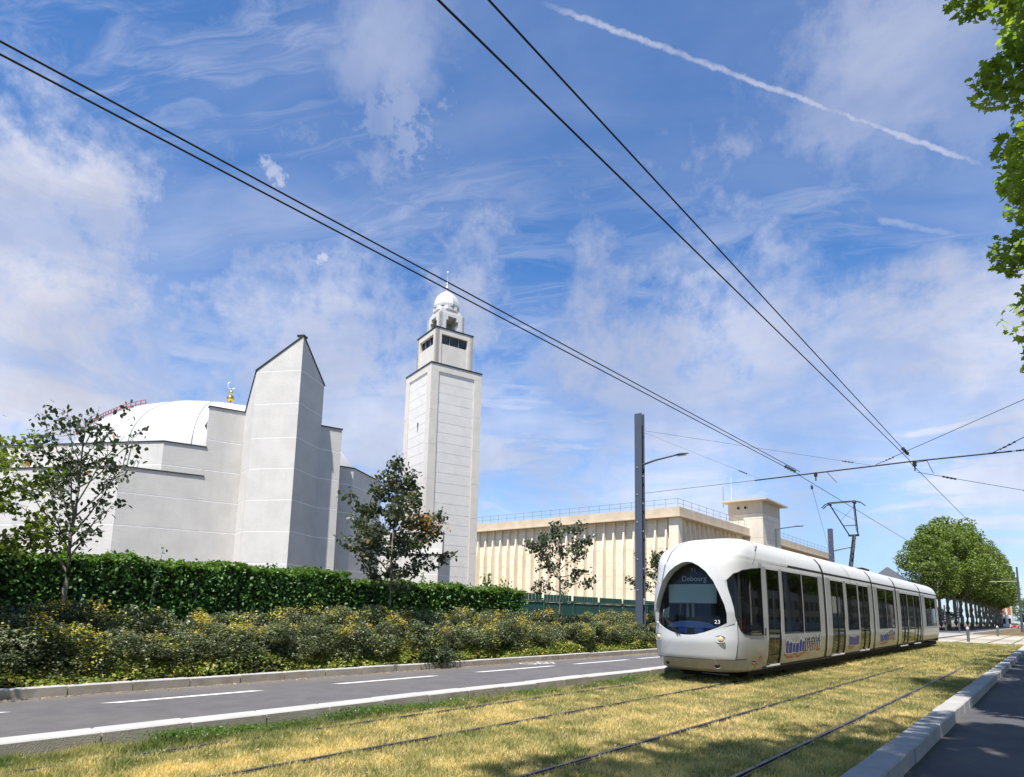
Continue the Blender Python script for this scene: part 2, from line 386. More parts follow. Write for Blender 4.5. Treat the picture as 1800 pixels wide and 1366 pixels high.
def tag(o, label=None, cat=None, group=None, kind=None):
    if label: o['label'] = label
    if cat: o['category'] = cat
    if group: o['group'] = group
    if kind: o['kind'] = kind
    return o
def empty(name, loc=(0, 0, 0), rz=0., label=None, cat=None, group=None):
    o = bpy.data.objects.new(name, None); COL.objects.link(o); o.location = loc; o.rotation_euler = (0, 0, rz)
    o.empty_display_size = .2
    return tag(o, label, cat, group)
def link_mesh(name, me, parent=None, loc=(0, 0, 0), rot=(0, 0, 0), scale=(1, 1, 1)):
    o = bpy.data.objects.new(name, me); COL.objects.link(o); o.location = loc; o.rotation_euler = rot; o.scale = scale
    if parent: o.parent = parent
    return o
def copy_tree(o, parent=None):
    c = o.copy(); COL.objects.link(c); c.parent = parent
    for ch in list(o.children): copy_tree(ch, c)
    return c
def np_mesh(name, V, F, mats, rnd=None, smooth=False, nper=None):
    """V (N,3); F (M,k) array of faces all with k corners"""
    me = bpy.data.meshes.new(name); k = F.shape[1]
    me.vertices.add(len(V)); me.vertices.foreach_set('co', np.ascontiguousarray(V, np.float32).ravel())
    me.loops.add(F.size); me.loops.foreach_set('vertex_index', np.ascontiguousarray(F, np.int32).ravel())
    me.polygons.add(len(F)); me.polygons.foreach_set('loop_start', np.arange(0, F.size, k, dtype=np.int32))
    me.polygons.foreach_set('loop_total', np.full(len(F), k, np.int32))
    for m_ in (mats if isinstance(mats, (list, tuple)) else [mats]): me.materials.append(m_)
    if smooth: me.polygons.foreach_set('use_smooth', np.ones(len(F), bool))
    me.update(calc_edges=True)
    if rnd is not None:
        a = me.attributes.new('rnd', 'FLOAT', 'POINT'); a.data.foreach_set('value', rnd.astype(np.float32))
    return me

LEAF_SHAPES = {
    'quad': np.array([(-.5, 0, 0), (0, -.32, .06), (.5, 0, 0), (0, .32, .06)]),
    'oval': np.array([(-.5, 0, 0), (-.15, -.3, .05), (.25, -.27, .03), (.55, 0, -.04), (.25, .27, .03), (-.15, .3, .05)]),
    'lobed': np.array([(-.5, 0, 0), (-.35, -.42, -.03), (-.08, -.26, .03), (.12, -.52, -.05), (.2, -.18, .03), (.58, 0, -.06), (.2, .18, .03), (.12, .52, -.05), (-.08, .26, .03), (-.35, .42, -.03)]),
}
def leaves(name, P, size, mat_, shape='quad', rng=None, droop=.0, up=.35, sizevar=.35):
    """a mesh of many small leaves at the points P"""
    rng = rng or RNG; N = len(P); T = LEAF_SHAPES[shape]; k = len(T)
    nrm = rng.normal(size=(N, 3)); nrm[:, 2] = abs(nrm[:, 2])+up; nrm /= np.linalg.norm(nrm, axis=1)[:, None]
    t = rng.normal(size=(N, 3)); t[:, 2] -= droop; t -= (t*nrm).sum(1)[:, None]*nrm; t /= np.linalg.norm(t, axis=1)[:, None]+1e-9
    b = np.cross(nrm, t)
    s = size*(1+sizevar*rng.uniform(-1, 1, N))
    V = P[:, None, :]+s[:, None, None]*(T[None, :, 0:1]*t[:, None, :]+T[None, :, 1:2]*b[:, None, :]+T[None, :, 2:3]*nrm[:, None, :])
    F = np.arange(N*k).reshape(N, k)
    return np_mesh(name, V.reshape(-1, 3), F, mat_, rnd=np.repeat(rng.uniform(0, 1, N), k))

# ------------------------------------------------------------------ ground, roads, kerbs
def sheet(name, x0, x1, y0, y1, z, m_, kind='structure'):
    b = MB(); b.add([(x0, y0, z), (x1, y0, z), (x1, y1, z), (x0, y1, z)], [(0, 1, 2, 3)])
    o = b.build(name, m_); 
    if kind: o['kind'] = kind
    return o
sheet('ground', -2500, 2500, -2500, 2500, -.25, M_farland)
b = MB(); b.box(-8.27, -1.70, -14, 61.5, -.2, -.02); b.build('grass_track_bed', M_turf)['kind'] = 'structure'
b = MB(); b.box(-8.27, -1.70, 105, 700, -.2, -.02); b.build('far_grass_track_bed', M_turf)['kind'] = 'structure'
b = MB(); b.box(-12.62, -8.55, -14, 700, -.2, .05); b.build('left_road', M_asph)['kind'] = 'structure'
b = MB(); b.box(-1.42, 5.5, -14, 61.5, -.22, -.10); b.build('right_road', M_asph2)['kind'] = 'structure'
b = MB(); b.box(5.5, 9.5, -14, 300, -.22, .02); b.build('right_pavement', M_sand)['kind'] = 'structure'
b = MB(); b.box(-60, -12.72, -14, 500, -.2, .13); b.build('planting_soil', M_soil)['kind'] = 'structure'
# stone paved level crossing beyond the tram, laid as big slabs
cross = empty('crossing_paving', (0, 0, 0)); cross['kind'] = 'structure'
b = MB(); b.box(-8.27, -1.4, 61.5, 105, -.2, -.02); b.build('paving_bed', M_sand, cross)
slabm = None
for i, x in enumerate((-8.2, -6.05, -4.0, -2.5)):
    x1 = (-6.25, -4.15, -2.62, -1.45)[i]
    for j in range(5):
        y = 61.8+j*8.6
        b = MB(); b.box(x, x1, y, y+8.45, -.02, .02+.004*((i+j) % 2)); b.build('paving_slab', mat('slab_%d' % ((i*3+j) % 3), [(.42, .375, .29), (.34, .295, .23), (.46, .415, .33)][(i*3+j) % 3], .9, var=.1, vscale=.5), cross)
# concrete apron where the crossing passes the left road
b = MB(); b.box(-60, -8.56, 64, 106, -.1, .056); b.build('crossing_apron', mat('apron', (.34, .33, .31), .9, var=.15, vscale=.5))['kind'] = 'structure'

def kerb(name, xa, xb, z0, z1, ya, yb, step, m_top, m_side, label):
    root = empty(name, ((xa+xb)/2, ya, 0), label=label, cat='kerb')
    b = MB(); w = (xb-xa)/2
    L = step-.02; e = .016
    # stone with small chamfers, top face material 0 and sides material 1
    b.add([(-w, 0, z0), (w, 0, z0), (w, L, z0), (-w, L, z0), (-w, 0, z1-e), (w, 0, z1-e), (w, L, z1-e), (-w, L, z1-e),
           (-w+e, e, z1), (w-e, e, z1), (w-e, L-e, z1), (-w+e, L-e, z1)],
          [(0, 1, 5, 4), (1, 2, 6, 5), (2, 3, 7, 6), (3, 0, 4, 7)], 1)
    b.f += [(4, 5, 9, 8), (5, 6, 10, 9), (6, 7, 11, 10), (7, 4, 8, 11), (8, 9, 10, 11)]; b.mi += [0]*5
    me = None; n = int((yb-ya)/step)
    for i in range(n):
        if me is None:
            o = b.build('kerb_stone', [m_top, m_side], root); me = o.data
        else: o = link_mesh('kerb_stone', me, root)
        o.location = (random.uniform(-.006, .006), i*step, random.uniform(-.006, .006)); o.rotation_euler = (random.uniform(-.006, .006), random.uniform(-.01, .01), random.uniform(-.004, .004))
    return root
kerb('kerb', -8.57, -8.25, -.1, .17, -6, 61, 1.0, M_kerbtop, M_kerb, 'pale topped concrete kerb between the left road and the grass tram track')
kerb('kerb', -12.80, -12.61, -.1, .21, -6, 63, 1.0, M_kerbtop, M_kerb, 'weathered concrete kerb along the flower bed below the shrubs')
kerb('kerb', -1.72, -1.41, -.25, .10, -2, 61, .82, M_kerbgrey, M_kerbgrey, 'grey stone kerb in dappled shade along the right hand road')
b = MB(); b.box(-8.57, -8.25, 105.3, 600, -.1, .2); tag(b.build('kerb', M_kerbtop), 'long pale kerb beyond the paved crossing, far up the street', 'kerb')
# road paint: bicycle lane dashes
dash = [(-3.5, -.2), (1.2, 2.9), (4.03, 6.72), (8.25, 11.2), (12.5, 15.95), (16.9, 20.3), (20.9, 24.2), (25.5, 28.5), (30, 33), (35, 38), (40, 43), (45, 48)]
mk = empty('lane_marking', (-11.3, 0, .054)); mk['kind'] = 'structure'
for y0, y1 in dash:
    b = MB(); b.add([(-.065, y0, 0), (.065, y0+.25, 0), (.065, y1, 0), (-.065, y1-.2, 0)], [(0, 1, 2, 3)]); b.build('dash', M_paint, mk)
# bicycle symbol on the road, strongly foreshortened
b = MB()
def ring2(cx, cy, r, w):
    n = 16; o = len(b.v)
    for k in range(n):
        for rr in (r-w, r): b.v.append((cx+rr*cos(2*pi*k/n), cy+rr*sin(2*pi*k/n), 0))
    for k in range(n): b.f.append((o+2*k, o+2*k+1, o+2*((k+1) % n)+1, o+2*((k+1) % n))); b.mi.append(0)
def seg2(x0, y0, x1, y1, w):
    d = Vector((x1-x0, y1-y0)).normalized(); n = Vector((-d.y, d.x))*w/2
    b.add([(x0+n.x, y0+n.y, 0), (x0-n.x, y0-n.y, 0), (x1-n.x, y1-n.y, 0), (x1+n.x, y1+n.y, 0)], [(0, 1, 2, 3)])
ring2(-.15, .35, .28, .06); ring2(-.15, 1.2, .28, .06)
seg2(-.15, .35, .15, .6, .06); seg2(.15, .6, .15, 1.05, .06); seg2(.15, 1.05, -.15, 1.2, .06); seg2(.15, .6, -.15, .8, .06); seg2(-.15, .8, .15, 1.05, .06); seg2(.28, 1.0, .22, 1.2, .06)
o = b.build('bicycle_marking', M_paint, mk); o.location = (-.75, 15.5, .002)
# rails
def rail(X, label):
    root = empty('tram_rail', (X, 0, 0), label=label, cat='rail', group='grooved rails of the two tram tracks')
    b = MB(); b.box(-.022, .022, -14, 250, -.06, .012); b.build('rail_head', M_steel, root)
    b = MB(); b.box(.022, .058, -14, 250, -.06, -.012); b.build('groove', M_groove, root)
    b = MB(); b.box(.058, .070, -14, 250, -.06, .006); b.build('keeper', M_steel, root)
rail(-2.60, 'right rail of the near track, closest to the right hand kerb')
rail(-4.13, 'left rail of the near track, in the middle of the grass')
rail(-6.17, 'right rail of the far track, running under the tram')
rail(-7.60, 'left rail of the far track, next to the pale topped kerb')

# ------------------------------------------------------------------ mosque
U28 = Vector((cos(radians(28.4)), sin(radians(28.4)), 0)); U73 = Vector((cos(radians(73.4)), sin(radians(73.4)), 0))
COURSE = [.1, 2.03, 3.62, 5.24, 6.83, 8.44, 10.05, 11.85, 13.6, 15.6]
mosque = empty('mosque', (-34, 16, 0), label='grey concrete mosque with folded windowless walls, a tall pointed prow and a shallow white dome', cat='mosque')
MO = Vector((34, -16, 0))
def facade(P, Q, top_p, top_q, tops=None, th=.35, coping=True, mt=None):
    """wall from P to Q (outside is to the right hand of P->Q seen from above is -normal), stucco panels with pale joints"""
    mt = mt or M_stucco
    P = Vector((*P, 0)); Q = Vector((*Q, 0)); d = Q-P; L = d.length; d.normalize(); n = Vector((d.y, -d.x, 0))
    P0 = P+MO
    ztop = lambda s: top_p+(top_q-top_p)*s/L
    A0 = P0+d*.01; B0 = P0+d*(L-.01); k3 = .006
    b = MB(); b.add([A0-n*k3, B0-n*k3, B0-n*k3+Vector((0, 0, top_q-.02)), A0-n*k3+Vector((0, 0, top_p-.02)),
                     A0-n*th, B0-n*th, B0-n*th+Vector((0, 0, top_q-.02)), A0-n*th+Vector((0, 0, top_p-.02))],
                    [(0, 1, 2, 3), (5, 4, 7, 6), (1, 5, 6, 2), (4, 0, 3, 7), (3, 2, 6, 7)]); b.mi = [0, 1, 1, 1, 1]; b.build('wall', [M_joint, mt], mosque)
    g = .045
    for z0, z1 in zip(COURSE[:-1], COURSE[1:]):
        if z0 >= max(top_p, top_q)-.05: break
        # clip the course quad with the (possibly sloping) top edge
        poly = [(0.0, z0+g/2), (L, z0+g/2)]
        a, c = min(z1-g/2, top_q), min(z1-g/2, top_p)
        pts = []
        if abs(top_q-top_p) < 1e-3: poly = [(0, z0+g/2), (L, z0+g/2), (L, a), (0, c)]
        else:
            full = [(0, z0+g/2), (L, z0+g/2), (L, z1-g/2), (0, z1-g/2)]
            out = []
            for i in range(4):
                A, B = full[i], full[(i+1) % 4]; fa = ztop(A[0])-A[1]; fb = ztop(B[0])-B[1]
                if fa >= 0: out.append(A)
                if (fa >= 0) != (fb >= 0):
                    t = fa/(fa-fb); out.append((A[0]+(B[0]-A[0])*t, A[1]+(B[1]-A[1])*t))
            poly = out
        if len(poly) < 3: continue
        fr = [P0+d*s_+Vector((0, 0, z)) for s_, z in poly]; bk = [v-n*.006 for v in fr]; k = len(fr)
        b = MB(); b.add(fr+bk, [tuple(range(k))]+[(i, k+i, k+(i+1) % k, (i+1) % k) for i in range(k)]); b.build('wall_panel', mt, mosque)
    if coping:
        b = MB(); e = d*.04
        b.obox(P0-e+n*.05+Vector((0, 0, top_p-.005)), d*(L+.08)+Vector((0, 0, top_q-top_p)), -n*(th+.06), Vector((0, 0, .055))); b.build('coping', M_coping, mosque)
P0 = Vector((-28.88, 17.945)); PL = Vector((-31.12, 16.74)); P1 = Vector((-30.09, 20.18))
PBr = Vector((-32.80, 17.23)); PBl = Vector((-33.335, 15.52)); PA0 = Vector((-34.39, 11.95))
u28 = Vector((cos(radians(28.4)), sin(radians(28.4)))); u73 = Vector((cos(radians(73.4)), sin(radians(73.4)))); u118 = Vector((-u28.y, u28.x)); u163 = Vector((-u73.y, u73.x))
PFar = PA0-u28*14
facade(PFar, PA0, 8.08, 8.08)
facade(PA0, PBl, 8.08, 8.08)
# upper storey wall: left part set back a little, right part flush
U1 = Vector((-33.90, 13.65))
cU = (U1-PA0).dot(u118); facade(PFar+u118*cU, U1, 9.62, 9.62, coping=True)
facade(U1, PBl, 9.62, 9.62)
facade(PBl, PBr, 11.83, 11.83)
facade(PBr, PL, 11.83, 13.66)
facade(PL, P0, 13.66, 15.45)
facade(P0, P1, 15.45, 13.62)
P2 = P1+u73*1.17
facade(P1, P2, 11.34, 11.34)
P3 = P2+u163*.8; P5 = P3+u73*1.1; P6 = P5+u118*4.2
facade(P3-u73*.3, P5, 9.42, 9.42); facade(P5, P6, 9.42, 9.42)
# back walls so the masses close
b = MB()
def fill(pts, z):
    b.add([(p.x+MO.x, p.y+MO.y, z) for p in pts], [tuple(range(len(pts)))])
fill([PFar+u118*.3, PA0+u118*.2, PBl+u163*.3, PBr+u118*6, PFar+u118*20], 7.9)
fill([PBl+u163*.2, PBr+u163*.2, P2+u163*6, PBl+u163*6], 11.1)
fill([P3+u163*.2, P5+u163*.2, P6+u163*.3, P6+u163*10, P3+u163*10], 9.2)
b.build('roof', M_stucco, mosque)
# prow back and roof
b = MB()
pb = P0+u28*-2.54+u118*2.54
tri = lambda p, z: (p.x+MO.x, p.y+MO.y, z)
b.add([tri(PL, 13.5), tri(P0-u28*.1, 15.3), tri(P1, 13.45), tri(pb, 13.0)], [(0, 1, 2, 3)])
b.add([tri(PL, 0), tri(pb, 0), tri(pb, 13.0), tri(PL, 13.5)], [(0, 1, 2, 3)])
b.add([tri(P1, 0), tri(pb, 0), tri(pb, 13.0), tri(P1, 13.45)], [(0, 1, 2, 3)])
b.build('prow_back', M_stucco, mosque)
# drainpipes on the upper wall
for k, off in enumerate((.0, .22)):
    a = PA0+u118*.96-u28*(.35+off)
    b = MB(); b.tube([(a.x+MO.x-.1, a.y+MO.y-.1, 8.1), (a.x+MO.x+.25, a.y+MO.y-.05, 9.6)], .03, 6); b.build('drainpipe', M_rail, mosque)
# low block in front of the minaret
Q = Vector((-27.86, 27.29))
facade(Q-u28*4.5, Q, 4.80, 4.80); facade(Q, Q+u118*2.5, 4.80, 4.80)
fq = [Q-u28*4.5, Q, Q+u118*2.5, Q-u28*4.5+u118*2.5]
b = MB(); b.add([tri(p, 4.7) for p in fq], [(0, 1, 2, 3)]); b.build('roof', M_stucco, mosque)
facade(Q-u28*5+u118*1.2, Q-u28*.15+u118*1.2, 6.2, 6.2)
# dome
dome = empty('dome', (-41.2, 20.5, 9.6)); dome.parent = mosque; dome.location = (-41.2+34, 20.5-16, 9.6)
prof = [(8.5*cos(t), 4.6*sin(t)) for t in np.linspace(0, pi/2-.01, 28)]
b = MB(); b.lathe([(8.5, -1.8)]+prof+[(0, 4.6)], n=64); b.build('dome_shell', M_dome, dome, smooth=True)
for k in range(16):
    a = 2*pi*k/16+.12; pts = [(8.51*cos(t)*cos(a), 8.51*cos(t)*sin(a), 4.61*sin(t)) for t in np.linspace(0, pi/2-.12, 20)]
    b = MB(); b.tube(pts, .035, 5); b.build('dome_seam', mat('dome_seam', (.40, .40, .40), .6), dome)
# maintenance ladder curving over the left of the dome
b = MB()
def lad(t, side=0, lift=.0):
    a = radians(float(np.interp(t, [.3, .5, .63, .73, .79, .85, .9], [262, 265, 270, 276, 284, 290, 296])))+side
    return (8.5*cos(t)*cos(a)*1.008, 8.5*cos(t)*sin(a)*1.008, 4.6*sin(t)+.06+lift)
for off in (-.02, .02): b.tube([lad(t, off, .05) for t in np.linspace(.42, .80, 22)], .03, 5)
b.tube([lad(t, 0, .24) for t in np.linspace(.42, .80, 22)], .02, 5)
for t in np.linspace(.42, .80, 20):
    b.tube([lad(t, -.02, .05), lad(t, .02, .05)], .025, 5); b.tube([lad(t, 0, .0), lad(t, 0, .24)], .03, 5)
b.build('maintenance_ladder', mat('ladder_red', (.35, .10, .10), .6), dome)
fin = bpy.data.objects.new('finial', None); COL.objects.link(fin); fin.parent = mosque; fin.location = (-41.2+34, 20.5-16, 14.15)
def ball(r, z, name='gold_ball', m_=M_gold, par=fin):
    b = MB(); b.lathe([(max(.001, r*sin(t)), z-r*cos(t)) for t in np.linspace(0, pi, 17)], n=24); return b.build(name, m_, par, smooth=True)
ball(.36, .30); ball(.24, .98); ball(.12, 1.40)
b = MB(); b.tube([(0, 0, 0), (0, 0, 1.7)], .035, 8); b.build('stem', M_gold, fin)
vd = Vector((-41.2, 20.5, 0)).normalized(); vr = Vector((vd.y, -vd.x, 0))
pts = [vr*(.24*cos(t))+Vector((0, 0, 1.88+.24*sin(t))) for t in np.linspace(radians(95), radians(345), 22)]
b = MB(); b.tube(pts, [.004+.04*sin(pi*i/21) for i in range(22)], 8); b.build('crescent', M_silver, fin, smooth=True)

# minaret ------------------------------------------------------------
MC = Vector((-34.265, 33.364, 0)); mang = radians(73.37)
mn = empty('minaret', MC, mang, 'square grey minaret with stepped top, white ribbed cupola and thin spire', 'minaret')
S2 = 2.1
b = MB(); b.box(-S2+.09, S2-.09, -S2+.09, S2-.09, 0, 18.9); b.build('shaft_core', M_joint, mn)
# corner piers, top band
for sx in (-1, 1):
    for sy in (-1, 1):
        zs = [0, 3.1, 5.6, 8.1, 10.6, 13.1, 15.6, 18.48]
        for z0, z1 in zip(zs[:-1], zs[1:]):
            b = MB(); x0, x1 = sorted((sx*S2, sx*(S2-.62))); y0, y1 = sorted((sy*S2, sy*(S2-.62))); b.box(x0, x1, y0, y1, z0+.006, z1-.006)
            b.build('corner_stone', M_beigestone, mn)
b = MB(); b.box(-S2, S2, -S2, S2, 18.48, 19.0); b.build('top_band', M_beigestone, mn)
b = MB(); b.box(-S2-.04, S2+.04, -S2-.04, S2+.04, 19.0, 19.1); b.build('coping', M_coping, mn)
me = None; mw = S2-.62
for face in range(4):
    ang = face*pi/2
    for k in range(25):
        z = 18.40-.727*(k+1)
        if z < .1: break
        if me is None:
            b = MB(); b.box(-mw+.03, mw-.03, -S2+.12-.05, -S2+.12, .012, .727-.022)
            # slightly proud lip at the top of each plank, sloping back like cladding
            o = b.build('cladding_panel', M_plank, mn); me = o.data
        else: o = link_mesh('cladding_panel', me, mn)
        o.location = (0, 0, z); o.rotation_euler = (0, 0, ang)
b = MB(); b.add([(-S2+.068, -.25, 15.0), (-S2+.068, 0.0, 15.0), (-S2+.068, -.12, 14.15)], [(0, 1, 2)]); b.add([(-S2+.066, -.2, 0), (-S2+.066, -.1, 0), (-S2+.066, -.1, 0.01)], [(0, 1, 2)]); b.build('slit_window', M_dark, mn)
T2 = 1.56
# second tier with slot windows
for face in range(4):
    a = face*pi/2; R_ = Matrix.Rotation(a, 3, 'Z')
    b = MB()
    w0, w1, z0, z1, zt = -T2, T2, 19.1, 20.9, 22.0
    for (xa, xb, za, zb, dy) in ((-T2, -T2+.46, z0, zt, 0), (T2-.46, T2, z0, zt, 0), (-T2+.46, T2-.46, z0, 20.88, .06), (-T2+.46, T2-.46, 21.62, zt, 0)):
        o_ = Vector((xa, -T2+dy, za)); b.obox(R_@o_, R_@Vector((xb-xa, 0, 0)), R_@Vector((0, .28-dy, 0)), Vector((0, 0, zb-za)))
    b.build('tier_wall', M_beigestone if face % 2 else M_beigestone, mn)
    b = MB()
    for x in (-.38, .38): b.obox(R_@Vector((x-.02, -T2+.12, 20.88)), R_@Vector((.04, 0, 0)), R_@Vector((0, .06, 0)), Vector((0, 0, .74)))
    b.build('slot_mullion', M_rail, mn)
    b = MB(); b.obox(R_@Vector((-T2+.46, -T2+.2, 20.88)), R_@Vector((2*T2-.92, 0, 0)), R_@Vector((0, .01, 0)), Vector((0, 0, .74))); b.build('slot_glass', glassmat('slot_glass', trans=.7), mn)
b = MB(); b.box(-T2+.02, T2-.02, -T2+.02, T2-.02, 21.98, 22.04); b.build('tier_roof', M_beigestone, mn)
b = MB(); b.box(-T2-.04, T2+.04, -T2-.04, T2+.04, 22.04, 22.12); b.build('coping', M_coping, mn)
# lantern with stepped openings
H3 = 1.04
for face in range(4):
    R_ = Matrix.Rotation(face*pi/2, 3, 'Z'); b = MB()
    for (xa, xb, za, zb) in ((-H3, -.52, 22.12, 23.6), (.52, H3, 22.12, 23.6), (-.52, -.36, 23.1, 23.6), (.36, .52, 23.1, 23.6), (-.36, .36, 23.4, 23.6)):
        b.obox(R_@Vector((xa, -H3, za)), R_@Vector((xb-xa, 0, 0)), R_@Vector((0, .24, 0)), Vector((0, 0, zb-za)))
    b.build('lantern_arch', mat('lantern_white', (.62, .605, .585), .8, var=.03), mn)
for s_, z0, z1 in ((.93, 23.6, 23.82), (.82, 23.82, 24.04)):
    b = MB(); b.box(-s_, s_, -s_, s_, z0, z1); b.build('lantern_step', MATS['lantern_white'], mn)
oct_ = lambda r, k0=.5: [(r*cos(2*pi*(k+k0)/8), r*sin(2*pi*(k+k0)/8)) for k in range(8)]
b = MB(); b.prism(oct_(1.02), 24.04, 24.32); b.build('drum', MATS['lantern_white'], mn)
b = MB(); b.lathe([(1.02, 24.32), (1.05, 24.5), (1.02, 24.75), (.92, 25.05), (.74, 25.35), (.50, 25.6), (.25, 25.78), (.001, 25.88)], n=16)
# ribbed cupola: push every second column in
for i, v in enumerate(b.v):
    if (i % 16) % 2: b.v[i] = (v[0]*.93, v[1]*.93, v[2])
b.build('cupola', M_dome, mn)
sp = bpy.data.objects.new('spire', None); COL.objects.link(sp); sp.parent = mn; sp.location = (0, 0, 25.85)
b = MB(); b.lathe([(.09, 0), (.05, .1), (.15, .22), (.17, .33), (.06, .48), (.1, .58), (.12, .68), (.04, .8), (.03, .85), (.02, 1.5), (.06, 1.55), (.06, 1.62), (.001, 1.72)], n=12); b.build('spire_rod', M_silver, sp, smooth=True)

# ------------------------------------------------------------------ beige fluted building
bb = empty('industrial_building', (-27.7, 60, 0), label='long beige concrete hall with close vertical fins under a heavy parapet', cat='building')
def bbx(x0, x1, y0, y1, z0, z1, name, m_, ox=-27.7, oy=60, bev=0):
    b = MB(); b.box(x0-ox, x1-ox, y0-oy, y1-oy, z0, z1); return b.build(name, m_, bb, bevel=bev)
XW = -78
bbx(XW, -28.55, 60.85, 120, .1, 11.4, 'wall', M_beige)
bbx(XW-.2, -27.7, 60.0, 120, 11.35, 12.2, 'parapet', M_beige2)
bbx(XW-.2, -27.62, 59.92, 120, 11.22, 11.35, 'parapet_ledge', M_beige2)
# fins and wall panels on both visible faces
fm = None; pm = {}
def finmesh():
    b = MB(); b.add([(-.09, 0, 0), (.09, 0, 0), (.09, .85, 0), (-.09, .85, 0), (-.09, .18, 8.0), (.09, .18, 8.0), (-.09, .62, 11.1), (.09, .62, 11.1), (.09, .85, 11.1), (-.09, .85, 11.1), (-.09, .18, 0), (.09, .18, 0)],
                    [(10, 11, 5, 4), (4, 5, 7, 6), (11, 2, 8, 7, 5), (10, 4, 6, 9, 3)]); return b
nf = 0
x = -29.4
while x > XW:
    if fm is None: o = finmesh().build('fin', M_beige, bb); fm = o.data
    else: o = link_mesh('fin', fm, bb)
    o.location = (x+27.7, 0.0, .1); nf += 1; x -= 1.21
y = 62.35
while y < 118:
    if not (78 < y < 88):
        o = link_mesh('fin', fm, bb); o.location = (0, y-60, .1); o.rotation_euler = (0, 0, pi/2)
    y += 1.21
def panel(w, h):
    b = MB(); b.box(.02, w-.02, 0, .05, .015, h-.015); return b
pmesh = None
x = -29.4; k = 0
while x > -58:
    z = .1; j = 0
    while z < 11:
        if pmesh is None: o = panel(1.03, 1.35).build('wall_panel', M_beige, bb); pmesh = o.data
        else: o = link_mesh('wall_panel', pmesh, bb)
        o.location = (x-1.12+27.7, .80+random.uniform(-.012, .0), z); z += 1.35; j += 1
    x -= 1.21
# corner pier and base blocks
bbx(-29.0, -28.0, 60.3, 61.3, .1, 11.3, 'corner_pier', M_beige)
for k in range(20):
    x = -29.4-k*1.21
    bbx(x-.16, x+.16, 60.08, 60.5, .1, 2.9, 'fin_base', M_beige2)
bbx(XW, -28.4, 60.45, 60.86, .1, 2.2, 'plinth', M_beige2)
# roof railing
rl = bpy.data.objects.new('roof_railing', None); COL.objects.link(rl); rl.parent = bb; rl.location = (0, 0, 12.2)
b = MB()
for z in (.42, .88): b.tube([(-50, .3, z), (-.3, .3, z), (-.3, 58, z)], .02, 5)
b.build('handrail', M_rail, rl)
pmh = None
def post(x, y):
    global pmh
    if pmh is None:
        b = MB(); b.tube([(0, 0, 0), (0, 0, .92)], .022, 5); b.lathe([(.001, .95), (.045, .9), (.001, .86)], n=6); o = b.build('railing_post', M_rail, rl); pmh = o.data
    else: o = link_mesh('railing_post', pmh, rl)
    o.location = (x, y, 0)
x = -.3
while x > -50: post(x, .3); x -= 1.3
y = 1.6
while y < 58: post(-.3, y); y += 1.9
# stair tower with overhanging slab roof
tw = empty('stair_tower', (-28, 82, 0), label='beige concrete stair tower with thin overhanging flat roof and two tiny windows', cat='tower')
def twb(x0, x1, y0, y1, z0, z1, name, m_): b = MB(); b.box(x0+28, x1+28, y0-82, y1-82, z0, z1); return b.build(name, m_, tw)
M_tower = mat('tower_concrete', (.66, .60, .50), .9, var=.07, vscale=.8, bump=.3, bscale=12, fn=_sandst)
M_tower2 = mat('tower_band', (.52, .46, .37), .9, var=.05, vscale=.8, bump=.3, bscale=12)
for (z0, z1) in ((0, 4.4), (4.42, 8.0), (8.02, 11.0), (11.02, 13.3), (13.32, 14.0)):
    twb(-28.4, -26.1, 79.6, 86.2, z0, z1, 'concrete_lift', M_tower)
twb(-30.3, -28.42, 79.75, 86.2, 0, 14.0, 'recessed_bay', M_tower)
twb(-30.3, -26.1, 79.6, 86.2, 14.02, 15.5, 'upper_band', M_tower2)
twb(-30.9, -25.3, 78.7, 87.0, 15.5, 15.68, 'roof_slab', M_tower2)
for k, x in enumerate((-29.2, -28.35)):
    o = twb(x, x+.42, 79.52, 79.61, 14.55, 15.0, 'small_window', M_tower)
    b = MB(); b.box(x+28+.06, x+28+.36, 79.50-82, 79.53-82, 14.61, 14.94); b.build('pane', M_dark, o)
b = MB(); b.tube([(-2.8, -2.6, 15.0), (-2.8, -2.6, 17.6)], .04, 6); b.build('antenna', M_rail, tw)
b = MB(); b.tube([(-1.9, -2.2, 15.6), (-1.9, -2.2, 18.8)], .03, 6); b.build('antenna', M_white, tw)

# ------------------------------------------------------------------ hedge, fences
def sample_box_surface(n, x0, x1, y0, y1, z0, ztop, rng, jit=.12):
    """points over front (x=x1), top and back of a hedge; ztop is a function of y"""
    A_f = (y1-y0)*2.4; A_t = (y1-y0)*(x1-x0); p = A_t/(A_f+A_t)
    y = rng.uniform(y0, y1, n); top = rng.uniform(0, 1, n) < p
    zt = ztop(y)
    z = np.where(top, zt+rng.normal(0, .05, n), z0+(zt-z0)*rng.uniform(0, 1, n))
    x = np.where(top, rng.uniform(x0, x1, n), x1+rng.normal(0, jit, n))
    return np.stack([x, y, z], 1), top
rng = np.random.default_rng(3)
def hz(y): return np.where(y < 12.4, 2.57, 2.39)+.05*np.sin(y*2.3)+.04*np.sin(y*5.1+1)+.05*np.sin(y*11.3+.4)
hd = empty('laurel_hedge', (-17.2, 8, 0), label='tall clipped evergreen hedge with a bright green top in front of the mosque', cat='hedge')
off = np.array([17.2, -8, 0])
P, top = sample_box_surface(78000, -18.2, -16.6, -8, 21.2, .2, hz, rng)
link_mesh('hedge_leaves', leaves('hedge_leaves', P[~top]+off, .085, L_hedge, 'oval', rng, up=.1), hd)['kind'] = 'stuff'
P2_, t2 = sample_box_surface(46000, -18.2, -16.55, -8, 21.2, 2.2, hz, rng, .08)
sel = t2 | (P2_[:, 2] > hz(P2_[:, 1])-.10)
